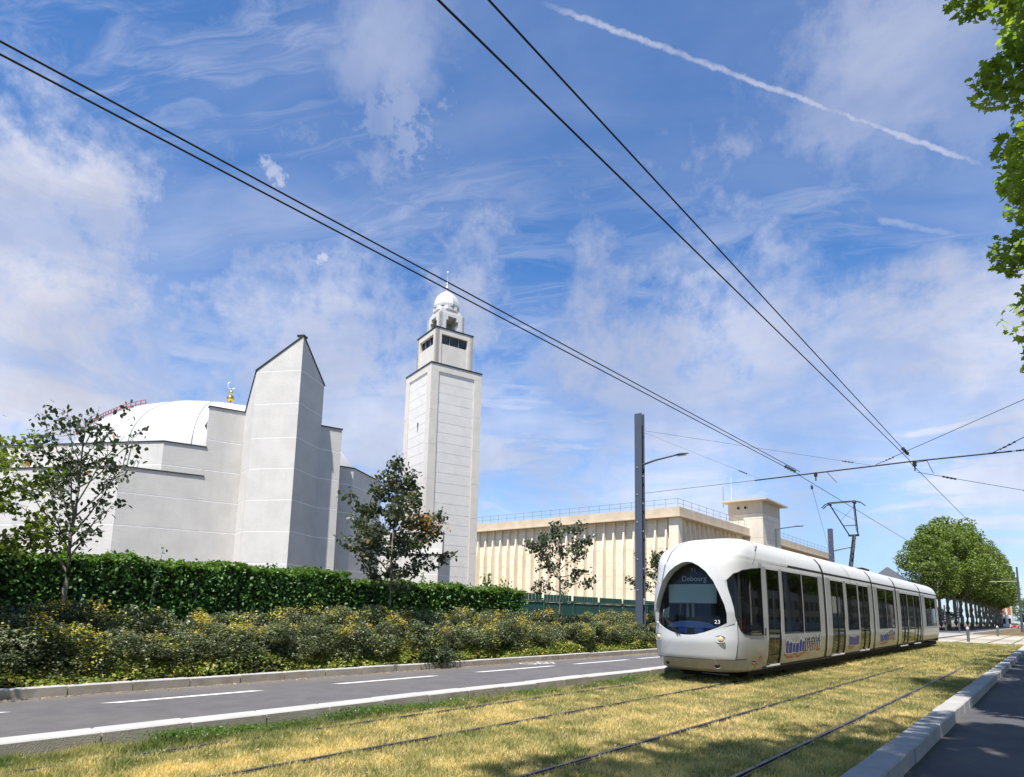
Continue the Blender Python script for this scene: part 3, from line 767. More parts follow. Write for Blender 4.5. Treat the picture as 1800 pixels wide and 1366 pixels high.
link_mesh('hedge_top_leaves', leaves('hedge_top_leaves', P2_[sel]+off, .09, L_hedgetop, 'oval', rng, up=.3), hd)['kind'] = 'stuff'
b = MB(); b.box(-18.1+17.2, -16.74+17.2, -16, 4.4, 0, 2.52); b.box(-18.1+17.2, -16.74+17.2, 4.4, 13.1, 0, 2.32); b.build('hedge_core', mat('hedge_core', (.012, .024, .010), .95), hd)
# upright shoots above the hedge
ms = empty('mesh_fence', (-16.56, 8, 0), label='thin green wire mesh fence standing just in front of the tall hedge', cat='fence')
for k in range(12):
    y = -7.5+k*2.55; b = MB(); b.box(-.02, .02, y-8-.022, y-8+.022, 0, 2.1); b.build('post', M_fencep, ms)
for z in (.9, 1.5, 2.1):
    b = MB(); b.box(-.006, .006, -16, 13, z-.005, z+.005); b.build('wire_rail', M_fencep, ms)
gf = empty('sheet_fence', (-17.5, 28, 0), label='dark green metal sheet fence with slatted top between the hedge and the tram', cat='fence')
for k in range(6):
    y0 = 21.4+k*2.35-28
    b = MB(); b.box(-.03, .03, y0+.05, y0+2.28, .3, 2.02); b.build('sheet_panel', M_fence, gf)
    b = MB(); b.box(-.06, .06, y0-.05, y0+.05, .1, 2.12); b.build('post', M_fence, gf)
    b = MB(); b.box(-.05, .05, y0+.05, y0+2.28, 2.03, 2.08); b.build('rail', M_fence, gf)
    n = 9 if k < 3 else 5
    for j in range(n):
        w = 2.2/n; b = MB(); g_ = .05 if k < 3 else .01; b.box(-.015, .015, y0+.06+j*w, y0+.06+(j+1)*w-g_, 2.085, 2.38-.01*k); b.build('slat', M_fence, gf)
# cabinets by the mast
cb = empty('white_cabinet', (-17.5, 35.4, 0), label='tall white utility cabinet behind the shrubs, just left of the tram nose', cat='cabinet')
b = MB(); b.box(-.4, .4, -.5, .75, 0, 2.35); b.build('housing', M_white, cb, bevel=.03)
b = MB(); b.box(.41, .42, -.42, .1, .3, 2.2); b.build('door', M_white, cb)
cb = empty('green_cabinet', (-16.2, 31.0, 0), label='dark green utility cabinet right beside the foot of the catenary mast', cat='cabinet')
b = MB(); b.box(-.3, .3, -.4, .4, 0, 2.05); b.build('housing', M_fence, cb, bevel=.02)
b = MB(); b.box(-.34, .34, -.44, .44, 2.05, 2.1); b.build('lid', M_fence, cb)

# ------------------------------------------------------------------ shrubs
def shrub_pts(rng, n, rx, ry, h):
    # clumpy dome of leaves: several sub-clumps
    K = 19; c = np.stack([rng.uniform(-rx*.65, rx*.65, K), rng.uniform(-ry*.75, ry*.75, K), rng.uniform(.25*h, .82*h, K)], 1)
    r = rng.uniform(.20, .38, K)
    i = rng.integers(0, K, n); d = rng.normal(size=(n, 3)); d /= np.linalg.norm(d, axis=1)[:, None]
    p = c[i]+d*(r[i]*rng.uniform(.55, 1.08, n)**.6)[:, None]*np.array([1, 1.1, 1])
    return p[p[:, 2] > .02]
SH = []
for v in range(5):
    r_ = np.random.default_rng(50+v)
    P = shrub_pts(r_, 7000, .8, .88, 1.5)
    me1 = leaves('shrub_leaves', P, .062, L_shrub, 'quad', r_, up=.5)
    K = (2, 3, 4, 3, 2)[v]; T = []
    for _ in range(K):
        c = P[r_.integers(0, len(P))]*np.array([1, 1, 0])+np.array([0, 0, r_.uniform(1.1, 1.4)])
        T.append(c+r_.normal(size=(80, 3))*np.array([.09, .11, .07]))
    me2 = leaves('shrub_tips', np.concatenate(T), .05, L_tip, 'quad', r_, up=.6)
    b = MB()
    for _ in range(9):
        a = r_.uniform(0, 2*pi); b.tube([(0, 0, 0), (.25*cos(a), .25*sin(a), .6), (.5*cos(a), .6*sin(a), 1.2)], [.02, .014, .006], 5)
    me3 = b.build('stems', M_bark); m3 = me3.data; bpy.data.objects.remove(me3)
    SH.append((me1, me2, m3))
k = 0
kinds = ['dark dense shrub with few yellow tips in the low bed by the left road', 'dark shrub with orange shoot tips in the low bed by the left road',
         'grey green shrub with yellow tips in the low bed by the left road']
for row, (X, y0, sc) in enumerate(((-13.6, -3.2, .80), (-14.8, -2.7, 1.06))):
    y = y0
    while y < 37:
        v = random.randrange(5)
        hs = sc*random.uniform(.86, 1.06)
        if 5.0 < y < 7.5: hs *= .9
        kk = v % 3
        t = empty('shrub', (X+random.uniform(-.1, .1), y, .12), random.uniform(0, 6.28), kinds[kk], 'shrub', ('dark shrubs filling the bed beside the road', 'shrubs with orange tips filling the bed beside the road', 'grey green shrubs filling the bed beside the road')[kk])
        t.scale = (1.0, 1.0, hs)
        link_mesh('foliage', SH[v][0], t); link_mesh('stems', SH[v][2], t)
        link_mesh('shoot_tips', SH[v][1], t)
        y += random.uniform(1.0, 1.25)
# low ivy edging the kerb
r_ = np.random.default_rng(77); n = 42000
y = r_.uniform(-4, 36, n); w = np.clip(.5+.25*np.sin(y*1.1)+.2*np.sin(y*2.7), .15, 1)
P = np.stack([-12.72-r_.uniform(0, 1, n)**.8*.85, y, .18+r_.uniform(0, 1, n)*.42*w], 1)
P[:, 2] += .35*np.clip((-12.85-P[:, 0]), 0, .6)
tag(link_mesh('ivy_ground_cover', leaves('ivy_ground_cover', P, .065, L_ivy, 'oval', r_, up=.8)), 'yellow green leafy ground cover spilling along the kerb below the shrubs', 'ground cover', kind='stuff')
tf = empty('grass_tuft', (-12.75, 12.6, .05), label='shaggy green tuft hanging over the kerb onto the road', cat='plant')
r_ = np.random.default_rng(5); P = r_.normal(size=(900, 3))*np.array([.12, .3, .16])+np.array([.05, 0, .28]); P = P[P[:, 2] > 0]
link_mesh('tuft_leaves', leaves('tuft_leaves', P, .09, L_lime, 'quad', r_, droop=1), tf)

# ------------------------------------------------------------------ trees
def branchy(rng, trunk_h, H, env, nprim, trunk_r, elev=(25, 55), sub=5, lean=(0, 0), leafstep=.09, leafjit=.10, curve=.35):
    """skeleton tubes and leaf points of a young tree. env(t) = crown radius at height fraction t above trunk_h"""
    b = MB(); LP = []
    def pos(z): t = z/H; return Vector((lean[0]*t*t, lean[1]*t*t, z))
    zs = np.linspace(0, H, 12)
    b.tube([pos(z)+Vector((rng.normal()*.012, rng.normal()*.012, 0)) for z in zs], [trunk_r*(1-.86*(z/H)**.8) for z in zs], 8)
    ga = rng.uniform(0, 6)
    for i in range(nprim):
        t = (i+.3)/nprim; z0 = trunk_h+(H-trunk_h)*t*.93
        ga += 2.399+rng.uniform(-.3, .3)
        R_ = env(t)*rng.uniform(.72, 1.12); el = radians(rng.uniform(*elev))*(1-.1*t)
        p0 = pos(z0); pts = [p0]; n = 6; d = Vector((cos(ga)*cos(el), sin(ga)*cos(el), sin(el)))
        L = R_/max(.3, cos(el)); p = p0.copy()
        for k in range(n):
            dd = d+Vector((rng.normal()*.1, rng.normal()*.1, curve*(k/n-.35)+rng.normal()*.06)); p = p+dd.normalized()*(L/n); pts.append(p.copy())
        r0 = max(.012, trunk_r*.36*(1-t*.7))
        b.tube(pts, [r0*(1-.8*k/n) for k in range(n+1)], 5, caps=False)
        def leafline(A, B, m=1.):
            LL = (B-A).length; q = max(1, int(LL/leafstep*m))
            for w in range(q):
                s_ = (w+rng.uniform(0, 1))/q; c = A+(B-A)*s_
                LP.append((c.x+rng.normal()*leafjit, c.y+rng.normal()*leafjit, c.z+rng.normal()*leafjit*.7-.03))
        for k in range(2, n): leafline(pts[k], pts[k+1], 1.6)
        for s_ in range(sub):
            tt = rng.uniform(.25, 1.0); a = tt*n; ka = min(int(a), n-1); q0 = pts[ka]+(pts[ka+1]-pts[ka])*(a-ka)
            dv = (d+Vector((rng.normal()*.75, rng.normal()*.75, rng.normal()*.45+.1))).normalized(); ll = R_*rng.uniform(.25, .5)*(1.15-.4*tt)
            q1 = q0+dv*ll*.5; q2 = q1+(dv+Vector((0, 0, rng.uniform(-.2, .35)))).normalized()*ll*.5
            b.tube([q0, q1, q2], [r0*.35, r0*.22, .004], 4, caps=False)
            leafline(q0, q1, 2.2); leafline(q1, q2, 3.0)
            for _ in range(2):
                dv2 = (dv+Vector((rng.normal()*.9, rng.normal()*.9, rng.normal()*.5))).normalized(); q3 = q1+dv2*ll*.45
                b.tube([q1, q3], [r0*.18, .003], 4, caps=False); leafline(q1, q3, 3.0)
    return b, np.array(LP)
def young_tree(name, loc, label, seed, trunk_h, H, env, nprim, tr, leaf, lm, shape='oval', **kw):
    rng = np.random.default_rng(seed); root = empty(name, loc, 0, label, 'tree')
    b, LP = branchy(rng, trunk_h, H, env, nprim, tr, **kw)
    b.build('trunk', M_bark, root, smooth=True)
    link_mesh('crown', leaves('crown', LP, leaf, lm, shape, rng, droop=.9, up=.15), root)
    return root
young_tree('sapling', (-14.5, 4.33, .1), 'thin sapling with an open sparse crown in front of the left end of the mosque', 21, 2.0, 5.0,
           lambda t: 1.25*(1-t)**.55*(.65+.9*t) if t < .95 else .2, 24, .075, .10, L_lime, elev=(34, 68), sub=5, leafstep=.12, curve=.2)
young_tree('sapling', (-14.5, 12.35, .1), 'dense dark young tree with an orange leaf cluster, between the prow and the minaret', 33, 1.95, 6.1,
           lambda t: 1.62*(1-t)**1.0*(.50+.85*min(1, t*3.2))+.12 , 34, .07, .115, L_lime, elev=(5, 42), sub=7, leafstep=.075, curve=.3)
young_tree('sapling', (-14.5, 20.75, .1), 'young tree with drooping tiered branches before the beige hall, left of the steel mast', 45, 2.2, 5.15,
           lambda t: 1.9*(1-t)**.6*(.8+.3*t), 19, .065, .12, L_lime, elev=(10, 40), sub=6, leafstep=.10, curve=-.1)
young_tree('sapling', (-14.5, 29.2, .1), 'young tree half hidden behind the nose of the tram', 57, 2.0, 4.7,
           lambda t: 1.7*(1-t)**.6, 17, .065, .12, L_lime, elev=(10, 40), sub=7, leafstep=.09)
young_tree('sapling', (-14.6, 1.35, .1), 'bright yellow green young tree cut by the left edge of the photo', 69, 1.9, 5.1,
           lambda t: 2.7*(1-t)**.45, 34, .07, .10, L_young, elev=(5, 50), sub=8, leafstep=.055, curve=.25)
r_ = np.random.default_rng(9); P = r_.normal(size=(230, 3))*np.array([.25, .34, .16])+np.array([.5, .75, 3.95])
o = link_mesh('autumn_leaves', leaves('autumn_leaves', P, .10, leafmat('leaf_orange', (.45, .18, .05), (.55, .32, .10), None, 0, .4), 'oval', r_, droop=.8), bpy.data.objects['sapling.001']); o['kind'] = 'stuff'
# spiky plants above the hedge and fence
def wisp(loc, h, n, label, m_, seed):
    r_ = np.random.default_rng(seed); root = empty('hedge_shoot', loc, 0, label, 'shoot', 'upright shoots growing out above the hedge and the fence')
    b = MB(); P = []
    for k in range(n):
        a = r_.uniform(0, 6.28); s = .12*h; q = (s*cos(a), s*sin(a), h*r_.uniform(.7, 1)); b.tube([(0, 0, 0), (q[0]*.4, q[1]*.4, q[2]*.5), q], [.015, .01, .004], 4)
        for t in np.linspace(.3, 1, 16): P.append((q[0]*t+r_.normal()*.07, q[1]*t+r_.normal()*.07, q[2]*t))
    b.build('stem', M_bark, root); link_mesh('leaves', leaves('leaves', np.array(P), .10, m_, 'oval', r_), root)
for i, (x, y, z, h, n, lb, m_) in enumerate(((-17.0, 10.1, 2.35, .45, 1, 'single thin shoot above the hedge right of the prow', L_hedge), (-17.0, 8.55, 2.4, .35, 1, 'short shoot above the hedge below the prow', L_hedge),
        (-17.2, 16.05, 2.2, .75, 2, 'tall narrow shoot above the hedge in front of the minaret foot', L_hedge), (-17.6, 20.0, 2.2, .9, 7, 'bushy green shoots at the right end of the hedge', L_hedgetop),
        (-18.6, 22.4, 1.6, 1.5, 7, 'yellow green shoots behind the left end of the green fence', L_young), (-18.8, 27.3, 1.6, 1.35, 8, 'yellow spiky shoots rising behind the middle of the green fence', L_young),
        (-18.8, 25.0, 1.6, 1.2, 5, 'small yellow shoots behind the sapling and the green fence', L_young), (-15.0, 6.1, 1.5, 1.6, 1, 'thin whip shoot beside the leftmost sapling', L_hedge))):
    wisp((x, y, z), h, n, lb, m_, 200+i)

def big_crown(rng, R_, zc, rz, nclump, nleaf, clr, cone=0.):
    c = rng.normal(size=(nclump*3, 3)); c /= np.linalg.norm(c, axis=1)[:, None]; c *= (rng.uniform(.35, 1, len(c))**.45)[:, None]
    c = c[:nclump]
    if cone:
        n_ = len(c); zf = rng.uniform(-1, 1, n_); an = rng.uniform(0, 2*pi, n_); rr_ = rng.uniform(.25, 1, n_)**.5*(1-abs(zf)**6)**.5
        c = np.stack([rr_*np.cos(an), rr_*np.sin(an), zf], 1)
    c = c*np.array([R_-clr*.6, R_-clr*.6, rz-clr*.6])+np.array([0, 0, zc])
    i = rng.integers(0, nclump, nleaf); d = rng.normal(size=(nleaf, 3)); d /= np.linalg.norm(d, axis=1)[:, None]
    r = clr*rng.uniform(.75, 1.25, nclump)[i]*rng.uniform(.35, 1.08, nleaf)**.5
    return c[i]+d*r[:, None]*np.array([1.1, 1.1, .8]), c
def big_tree(name, loc, label, cat, group, seed, R_, z0, z1, trunk_h, tr, nclump, nleaf, clr, leaf, lm, shape, bark, rz=0, shared=None, cone=0):
    root = empty(name, loc, rz, label, cat, group)
    if shared:
        link_mesh('trunk', shared[0], root); link_mesh('crown', shared[1], root); return root, shared
    rng = np.random.default_rng(seed)
    P, c = big_crown(rng, R_, (z0+z1)/2, (z1-z0)/2, nclump, nleaf, clr, cone)
    b = MB(); zs = np.linspace(0, trunk_h, 6)
    b.tube([(rng.normal()*.04, rng.normal()*.04, z) for z in zs], [tr*(1.25-.45*z/trunk_h) for z in zs], 10)
    for q in c[rng.permutation(len(c))[:26]]:
        q = Vector(q); a = Vector((0, 0, trunk_h*rng.uniform(.85, 1.0))); mid = (a+q)/2+Vector((rng.normal()*.2, rng.normal()*.2, -.1*abs(q.z-a.z)))
        b.tube([a, mid, q], [tr*.42, tr*.25, .02], 6, caps=False)
    t = b.build('trunk', bark, root, smooth=True); cr = link_mesh('crown', leaves('crown', P, leaf, lm, shape, rng, droop=.4, up=.5), root)
    return root, (t.data, cr.data)
# large tree whose crown enters the frame on the right
big_tree('roadside_tree', (3.38, 14.0, -.05), 'tall leafy tree overhanging the right edge of the picture with lobed green leaves', 'tree', None, 91, 4.15, 4.3, 19.0, 5.2, .2, 260, 74000, .62, .14, L_right, 'lobed', M_bark, cone=1)
sh = None
for i, y in enumerate((7.9, 21.6, 26.6, 31.8, 37.4)):
    _, sh = big_tree('roadside_tree', (4.6 if i == 0 else 3.9, y, -.05), 'street tree beside the right road, outside the frame, shading track and kerb', 'tree', 'street trees along the right road outside the frame', 92, 4.15, 3.8, 20.5, 3.6, .16, 110, 15000, .75, .20, L_right, 'lobed', M_bark, rz=i*1.3, shared=sh, cone=1)
sh2 = None
for i, y in enumerate((-9.5, -3.2, 1.4)):
    _, sh2 = big_tree('roadside_tree', ((4.1, 4.1, 6.2)[i], y, -.05), 'broad high street tree beside the camera, its crown reaching over the tracks above the frame', 'tree', 'broad high street trees beside the camera', 94, 6.3, 8.2, 21.0, 8, .22, 130, 34000, .95, .21, L_right, 'lobed', M_bark, rz=i*2.1, shared=sh2, cone=1)
# plane tree avenue far down the left road
shs = [None]*3; k = 0
for i, y in enumerate(np.arange(122, 300, 7.2)):
    v = i % 3; hs = (.86, .97, 1.05, 1.10)[min(i, 3)]*(1 if i < 4 else random.uniform(.94, 1.1))
    rt, shs[v] = big_tree('plane_tree', (-14.3+.4*((i*7) % 3-1), y, 0), ('first plane tree of the avenue, nearest to the rear of the tram' if i == 0 else 'plane tree with pale trunk in the row far down the left road'), 'tree', None if i == 0 else 'plane trees of the avenue behind the first one', 300+v, 5.7, 4.4, 18.4, 6.0, .28, 46, 8500, 1.45, .42, L_plane, 'quad', M_barkpale, rz=i*2.1, shared=shs[v])
    rt.scale = (hs*random.uniform(.9, 1.05), hs, hs)
for i, y in enumerate(np.arange(60, 290, 13)):
    rt, _ = big_tree('plane_tree', (12.5+.5*(i % 2), y, 0), 'large plane tree on the far side of the right road, outside the frame', 'tree', 'plane trees along the right pavement outside the frame', 0, 6, 4.6, 18.6, 6.5, .28, 90, 9000, 1.5, .42, L_plane, 'quad', M_barkpale, rz=i*1.1, shared=shs[i % 3])
for i, (y0_, y1_, h_) in enumerate(((44, 92, 13), (98, 150, 16), (156, 215, 14), (222, 300, 17))):  # unseen blocks added to fill the bright gap in the tram window reflections
    t = empty('reflection_block', (24, y0_, 0), 0, ('nearest', 'second', 'third', 'farthest')[i]+' added grey block beside the right road, outside the frame, darkening the tram window reflections', 'building')
    b = MB(); b.box(0, 12, 0, y1_-y0_, -.2, h_); b.build('wall', M_stucco, t)
    b = MB(); b.box(-.3, 12.3, -.3, y1_-y0_+.3, h_, h_+.4); b.build('roof', M_slate, t)
    wme = None; yy = 2.
    while yy < y1_-y0_-2:
        for zz in np.arange(1.2, h_-2, 3.0):
            if wme is None: b = MB(); b.box(-.02, .05, 0, 1.4, 0, 1.6); o = b.build('window', M_dark, t); wme = o.data
            else: o = link_mesh('window', wme, t)
            o.location = (-.01, yy, float(zz))
        yy += 3.4
for i in range(9):
    t = empty('shrub', (-19.5, 120+i*6, .1), i, 'dark bush in the shade under the far plane trees', 'shrub', 'dark bushes under the far plane trees'); t.scale = (3, 4.4, 3.0)
    link_mesh('foliage', SH[i % 5][0], t)

# ------------------------------------------------------------------ grass blades
def grass():
    rng = np.random.default_rng(8)
    def patch(n, ya, yb, h, w, name, lab):
        y = ya*(yb/ya)**rng.uniform(0, 1, n) if ya > 0 else rng.uniform(ya, yb, n)
        x = rng.uniform(-8.22, -1.74, n)
        for X, ka, kb in ((-2.60, .026, .072), (-4.13, .026, .065), (-6.17, .008, .05), (-7.60, -.002, .04)):
            m_ = (x > X-ka) & (x < X+kb); x = x[~m_]; y = y[~m_]
        n = len(x)
        # patchiness: straw coloured with greener islands, greener by the pale kerb
        g = (np.sin(x*1.7+y*.6)+np.sin(y*1.1-x*.9+2)+np.sin(x*3.1+y*2.3)*.6+np.sin(y*.37+1)*.8)/3.2
        g = g*.55+np.clip((-7.55-x)/.5, 0, 1)*1.0+.25*np.clip(1-abs(y-20)/16, 0, 1)+.18*np.clip((y-20)/20, 0, 1)
        g = g+.38*np.sin(x*6.1+y*3.7+np.sin(y*5))*np.sin(y*4.9-x*2.2)
        r = np.clip(.69-g*.70+rng.normal(0, .24, n), 0, 1)
        bald = rng.uniform(0, 1, n) < np.clip(.42*np.sin(x*2.9+y*1.3)+.3*np.sin(y*3.7-x), -.1, .6)
        x, y, r = x[~bald], y[~bald], r[~bald]; n = len(x)
        a = rng.uniform(0, 2*pi, n); hh = h*rng.uniform(.4, 1.6, n)*(1+.6*(r < .3))*(.75+.5*np.sin(x*7+y*4)**2); ww = w*rng.uniform(.7, 1.3, n)
        lx, ly = rng.normal(0, .45, n)*hh, rng.normal(0, .45, n)*hh
        V = np.zeros((n, 3, 3))
        V[:, 0] = np.stack([x-np.cos(a)*ww, y-np.sin(a)*ww, np.full(n, -.025)], 1)
        V[:, 1] = np.stack([x+np.cos(a)*ww, y+np.sin(a)*ww, np.full(n, -.025)], 1)
        V[:, 2] = np.stack([x+lx, y+ly, hh-.02], 1)
        me = np_mesh(name, V.reshape(-1, 3), np.arange(n*3).reshape(n, 3), L_grass, rnd=np.repeat(r, 3))
        tag(link_mesh(name, me), lab, 'grass', kind='stuff')
    patch(640000, 1.2, 26, .036, .0075, 'grass', 'short straw coloured and green turf between the tram rails in the foreground')
    patch(160000, 26, 61.4, .06, .016, 'grass', 'short dry turf around the tram rails towards the paved crossing')
grass()
r_ = np.random.default_rng(16); n = 5200
y = np.concatenate([-12.55*0+r_.uniform(-3, 40, n//2), r_.uniform(-3, 34, n//2)]); x = np.concatenate([-12.57+abs(r_.normal(0, .10, n//2)), r_.uniform(-8.1, -2, n//2)]); zz = np.concatenate([np.full(n//2, .06), np.full(n//2, .03)])
P = np.stack([x, y, zz], 1)
tag(link_mesh('leaf_litter', leaves('leaf_litter', P, .035, leafmat('leaf_dead', (.20, .12, .05), (.50, .38, .22), None, 0, .1, .8), 'oval', r_, up=3)), 'scattered dead leaves and grit along the kerb foot and on the turf', 'leaf litter', kind='stuff')
# clover fringe at the pale kerb
r_ = np.random.default_rng(15); n = 15000; y = 1.5*(34/1.5)**r_.uniform(0, 1, n)
P = np.stack([-8.24+abs(r_.normal(0, .22, n)), y, r_.uniform(0, .06, n)+.03*(1+np.sin(y*2.2))], 1)
P = P[(np.sin(P[:, 1]*1.9)+np.sin(P[:, 1]*.8+2)+r_.normal(0, .4, n)) > -.4]
tag(link_mesh('clover_fringe', leaves('clover_fringe', P, .035, L_hedgetop, 'quad', r_, up=.8)), 'bright green weeds growing along the foot of the pale kerb', 'weeds', kind='stuff')

# ------------------------------------------------------------------ masts, lamps and wires
def mast(loc, h, label, arm_z, arm_len, lamp=True):
    root = empty('catenary_mast', loc, 0, label, 'mast')
    b = MB()
    b.box(-.17, .17, -.14, -.115, 0, h); b.box(-.17, .17, .115, .14, 0, h); b.box(-.014, .014, -.115, .115, 0, h)
    b.build('column', M_pole, root)
    b = MB(); b.box(-.17, -.145, -.113, .113, 0, h); b.build('channel_plate', M_pole, root)
    b = MB()
    for z in (2.1, 3.4, 5.0, 6.2, 7.4):
        b.lathe([(.001, .03), (.028, .02), (.028, -.02), (.001, -.03)], (.18, -.05, z), 8); b.lathe([(.001, .03), (.028, .02), (.028, -.02), (.001, -.03)], (-.05, -.15, z+.4), 8)
    b.build('bolt', M_silver, root)
    b = MB(); b.box(.172, .176, -.06, .06, 1.9, 2.15); b.build('number_plate', M_whpr, root)
    if lamp:
        l = bpy.data.objects.new('lamp_arm', None); COL.objects.link(l); l.parent = root; l.location = (.15, 0, arm_z)
        b = MB(); b.tube([(0, 0, -.08), (.6, 0, .04), (arm_len-.45, 0, .14)], [.05, .042, .035], 8); b.build('bracket', M_lampgrey, l)
        b = MB(); n = 12; o = len(b.v)
        for t in np.linspace(0, 1, 9):
            w = .14*sin(pi*min(1, t*.92+.06))**.6; x = arm_len-.5+t*.62
            for (dy, dz) in ((-1, 0), (-.5, .6), (0, .8), (.5, .6), (1, 0), (0, -.28)): b.v.append((x, dy*w, .14+dz*w*.55))
        for i in range(8):
            for k_ in range(6): b.f.append((i*6+k_, i*6+(k_+1) % 6, (i+1)*6+(k_+1) % 6, (i+1)*6+k_)); b.mi.append(0)
        b.build('luminaire', M_lampgrey, l, smooth=True)
        b = MB(); b.box(arm_len-.40, arm_len-.02, -.085, .085, .085, .10); b.build('lens', M_lens, l)
    return root
mast((-13.43, 25.15, .1), 10.22, 'tall blue grey steel catenary mast with a lamp arm, left of the tram nose', 8.0, 2.0)
mast((-13.55, 57.7, .1), 8.75, 'shorter steel catenary mast rising behind the tram roof by the pantograph', 7.0, 1.6)
mast((5.6, 25.15, 0), 10.6, 'catenary mast on the right pavement outside the frame', 8.0, 1.6, False)
mast((5.6, 57.7, 0), 9.6, 'farther catenary mast on the right pavement outside the frame', 8.0, 1.6, False)
sl = empty('street_lamp', (-13.5, 43.6, .1), 0, 'slim street lamp whose head shows beside the stair tower', 'street lamp')
b = MB(); b.tube([(0, 0, 0), (0, 0, 7.2)], [.09, .055], 8); b.build('pole', M_lampgrey, sl)
b = MB(); b.tube([(0, 0, 7.15), (1.2, 0, 7.25)], .035, 8); b.build('arm', M_lampgrey, sl)
b = MB(); b.lathe([(.001, .04), (.12, .03), (.16, 0), (.12, -.03), (.001, -.03)], (0, 0, 0), 12)
o = b.build('luminaire', M_lampgrey, sl, smooth=True); o.location = (1.45, 0, 7.26); o.scale = (1.9, .9, 1)

def wire(name, pts, r, label, cat='wire', group=None, m_=None, ins=()):
    root = empty(name, pts[0], 0, label, cat, group); o0 = Vector(pts[0])
    b = MB(); b.tube([Vector(p)-o0 for p in pts], r, 6); b.build('cable', m_ or M_wire, root)
    for q in ins:
        a, bq = Vector(q[0])-o0, Vector(q[1])-o0; b = MB(); n = 7
        ps = [a+(bq-a)*t for t in np.linspace(0, 1, n)]; b.tube(ps, [q[2]*(.5 if i % 2 else 1) for i in range(n)], 8); b.build('insulator', M_insul, root)
    return root
YS = 25.15
wire('contact_wire', [(-6.85, -12, 6.143), (-6.85, YS, 6.84)], .011, 'lower overhead wire above the tram track crossing the whole sky', ins=[((-6.85, 23.5, 6.83), (-6.85, 24.5, 6.85), .06)])
wire('messenger_wire', [(-6.85, -12, 6.27), (-6.85, YS, 6.95)], .011, 'upper overhead wire of the pair above the tram track')
wire('contact_wire', [(-3.36, -12, 5.97), (-3.36, 3.04, 6.33), (-3.33, YS, 6.92)], .011, 'left one of the two steep overhead wires above the near track')
wire('messenger_wire', [(-3.35, -12, 6.62), (-3.35, 3.63, 6.80), (-3.33, YS, 7.08)], .011, 'right one of the two steep overhead wires above the near track', ins=[((-3.33, 23.9, 7.06), (-3.33, 24.7, 7.07), .06)])
wire('contact_wire', [(-6.85, YS, 6.80), (-6.85, 46.7, 6.66), (-6.85, 57.7, 6.62), (-6.85, 120, 6.9)], .011, 'overhead wire continuing beyond the cross span over the pantograph')
wire('contact_wire', [(-3.33, YS, 6.86), (-3.33, 44.8, 7.28), (-3.33, 57.7, 7.2), (-3.4, 120, 7.2)], .011, 'overhead wire falling behind the far plane trees')
wire('span_wire', [(-13.3, YS, 6.75), (-8.5, YS, 6.80)], .009, 'thin span cable from the steel mast to the cross rod')
wire('span_rod', [(-8.5, YS, 6.80), (-3.3, YS, 6.88), (-.6, YS, 6.86)], .026, 'thick black cross rod carrying both tram wires', 'rod')
wire('span_wire', [(-.6, YS, 6.86), (.0, YS, 6.87), (5.5, YS, 6.9)], .012, 'span cable from the rod to the mast beyond the right edge', ins=[((-.5, YS, 6.86), (-.2, YS, 6.86), .035)])
wire('stay_wire', [(-13.3, YS, 9.56), (-4.5, YS, 6.9)], .006, 'upper thin stay wire from the mast head to the cross rod', ins=[((-5.4, YS, 7.17), (-5.05, YS, 7.07), .03)])
wire('stay_wire', [(-13.3, YS, 9.5), (-8.3, YS, 6.84)], .005, 'lower thin stay wire from the mast head to the left part of the rod', ins=[((-9.1, YS, 7.26), (-8.8, YS, 7.1), .03)])
wire('stay_wire', [(-4.35, YS, 6.9), (-.19, YS, 8.45), (5.5, YS, 10.5)], .010, 'stay wire rising to the right from the cross rod', ins=[((-4.1, YS, 7.0), (-3.8, YS, 7.1), .035)])
wire('stay_wire', [(-1.1, YS, 6.87), (-.28, YS, 7.26), (5.5, YS, 10.3)], .012, 'short thick stay wire at the right edge of the photo', ins=[((-.9, YS, 6.96), (-.5, YS, 7.15), .035)])
wire('pull_off_wire', [(-3.33, 26.6, 6.78), (5.5, 46, 6.9)], .009, 'pull off cable running to the right below the cross rod', ins=[((-2.7, 28.0, 6.79), (-2.4, 28.7, 6.79), .04), ((-.5, 32.8, 6.82), (-.2, 33.5, 6.82), .04)])
wire('pull_off_wire', [(-6.85, 26.6, 6.72), (-13.4, 56.5, 6.9)], .007, 'thin pull off cable running down behind the tram roof', ins=[((-6.95, 27.1, 6.72), (-7.05, 27.5, 6.72), .05)])
for X, lb in ((-6.3, 'small black hanger clamp under the rod over the tram track'), (-3.2, 'small black hanger clamp under the rod over the near track')):
    root = empty('hanger_clamp', (X, YS, 6.8), 0, lb, 'clamp')
    b = MB(); b.tube([(0, 0, .05), (0, 0, -.1)], .06, 8); b.build('clamp_body', M_wire, root)
    b = MB(); b.tube([(0, 0, -.1), (0, 0, -.26)], .02, 6); b.build('pin', M_wire, root)
    b = MB(); b.tube([(.0, .05, .03), (.35, .05, .06), (.35, 1.5, -.1)], .010, 5); b.build('registration_arm', M_wire, root)

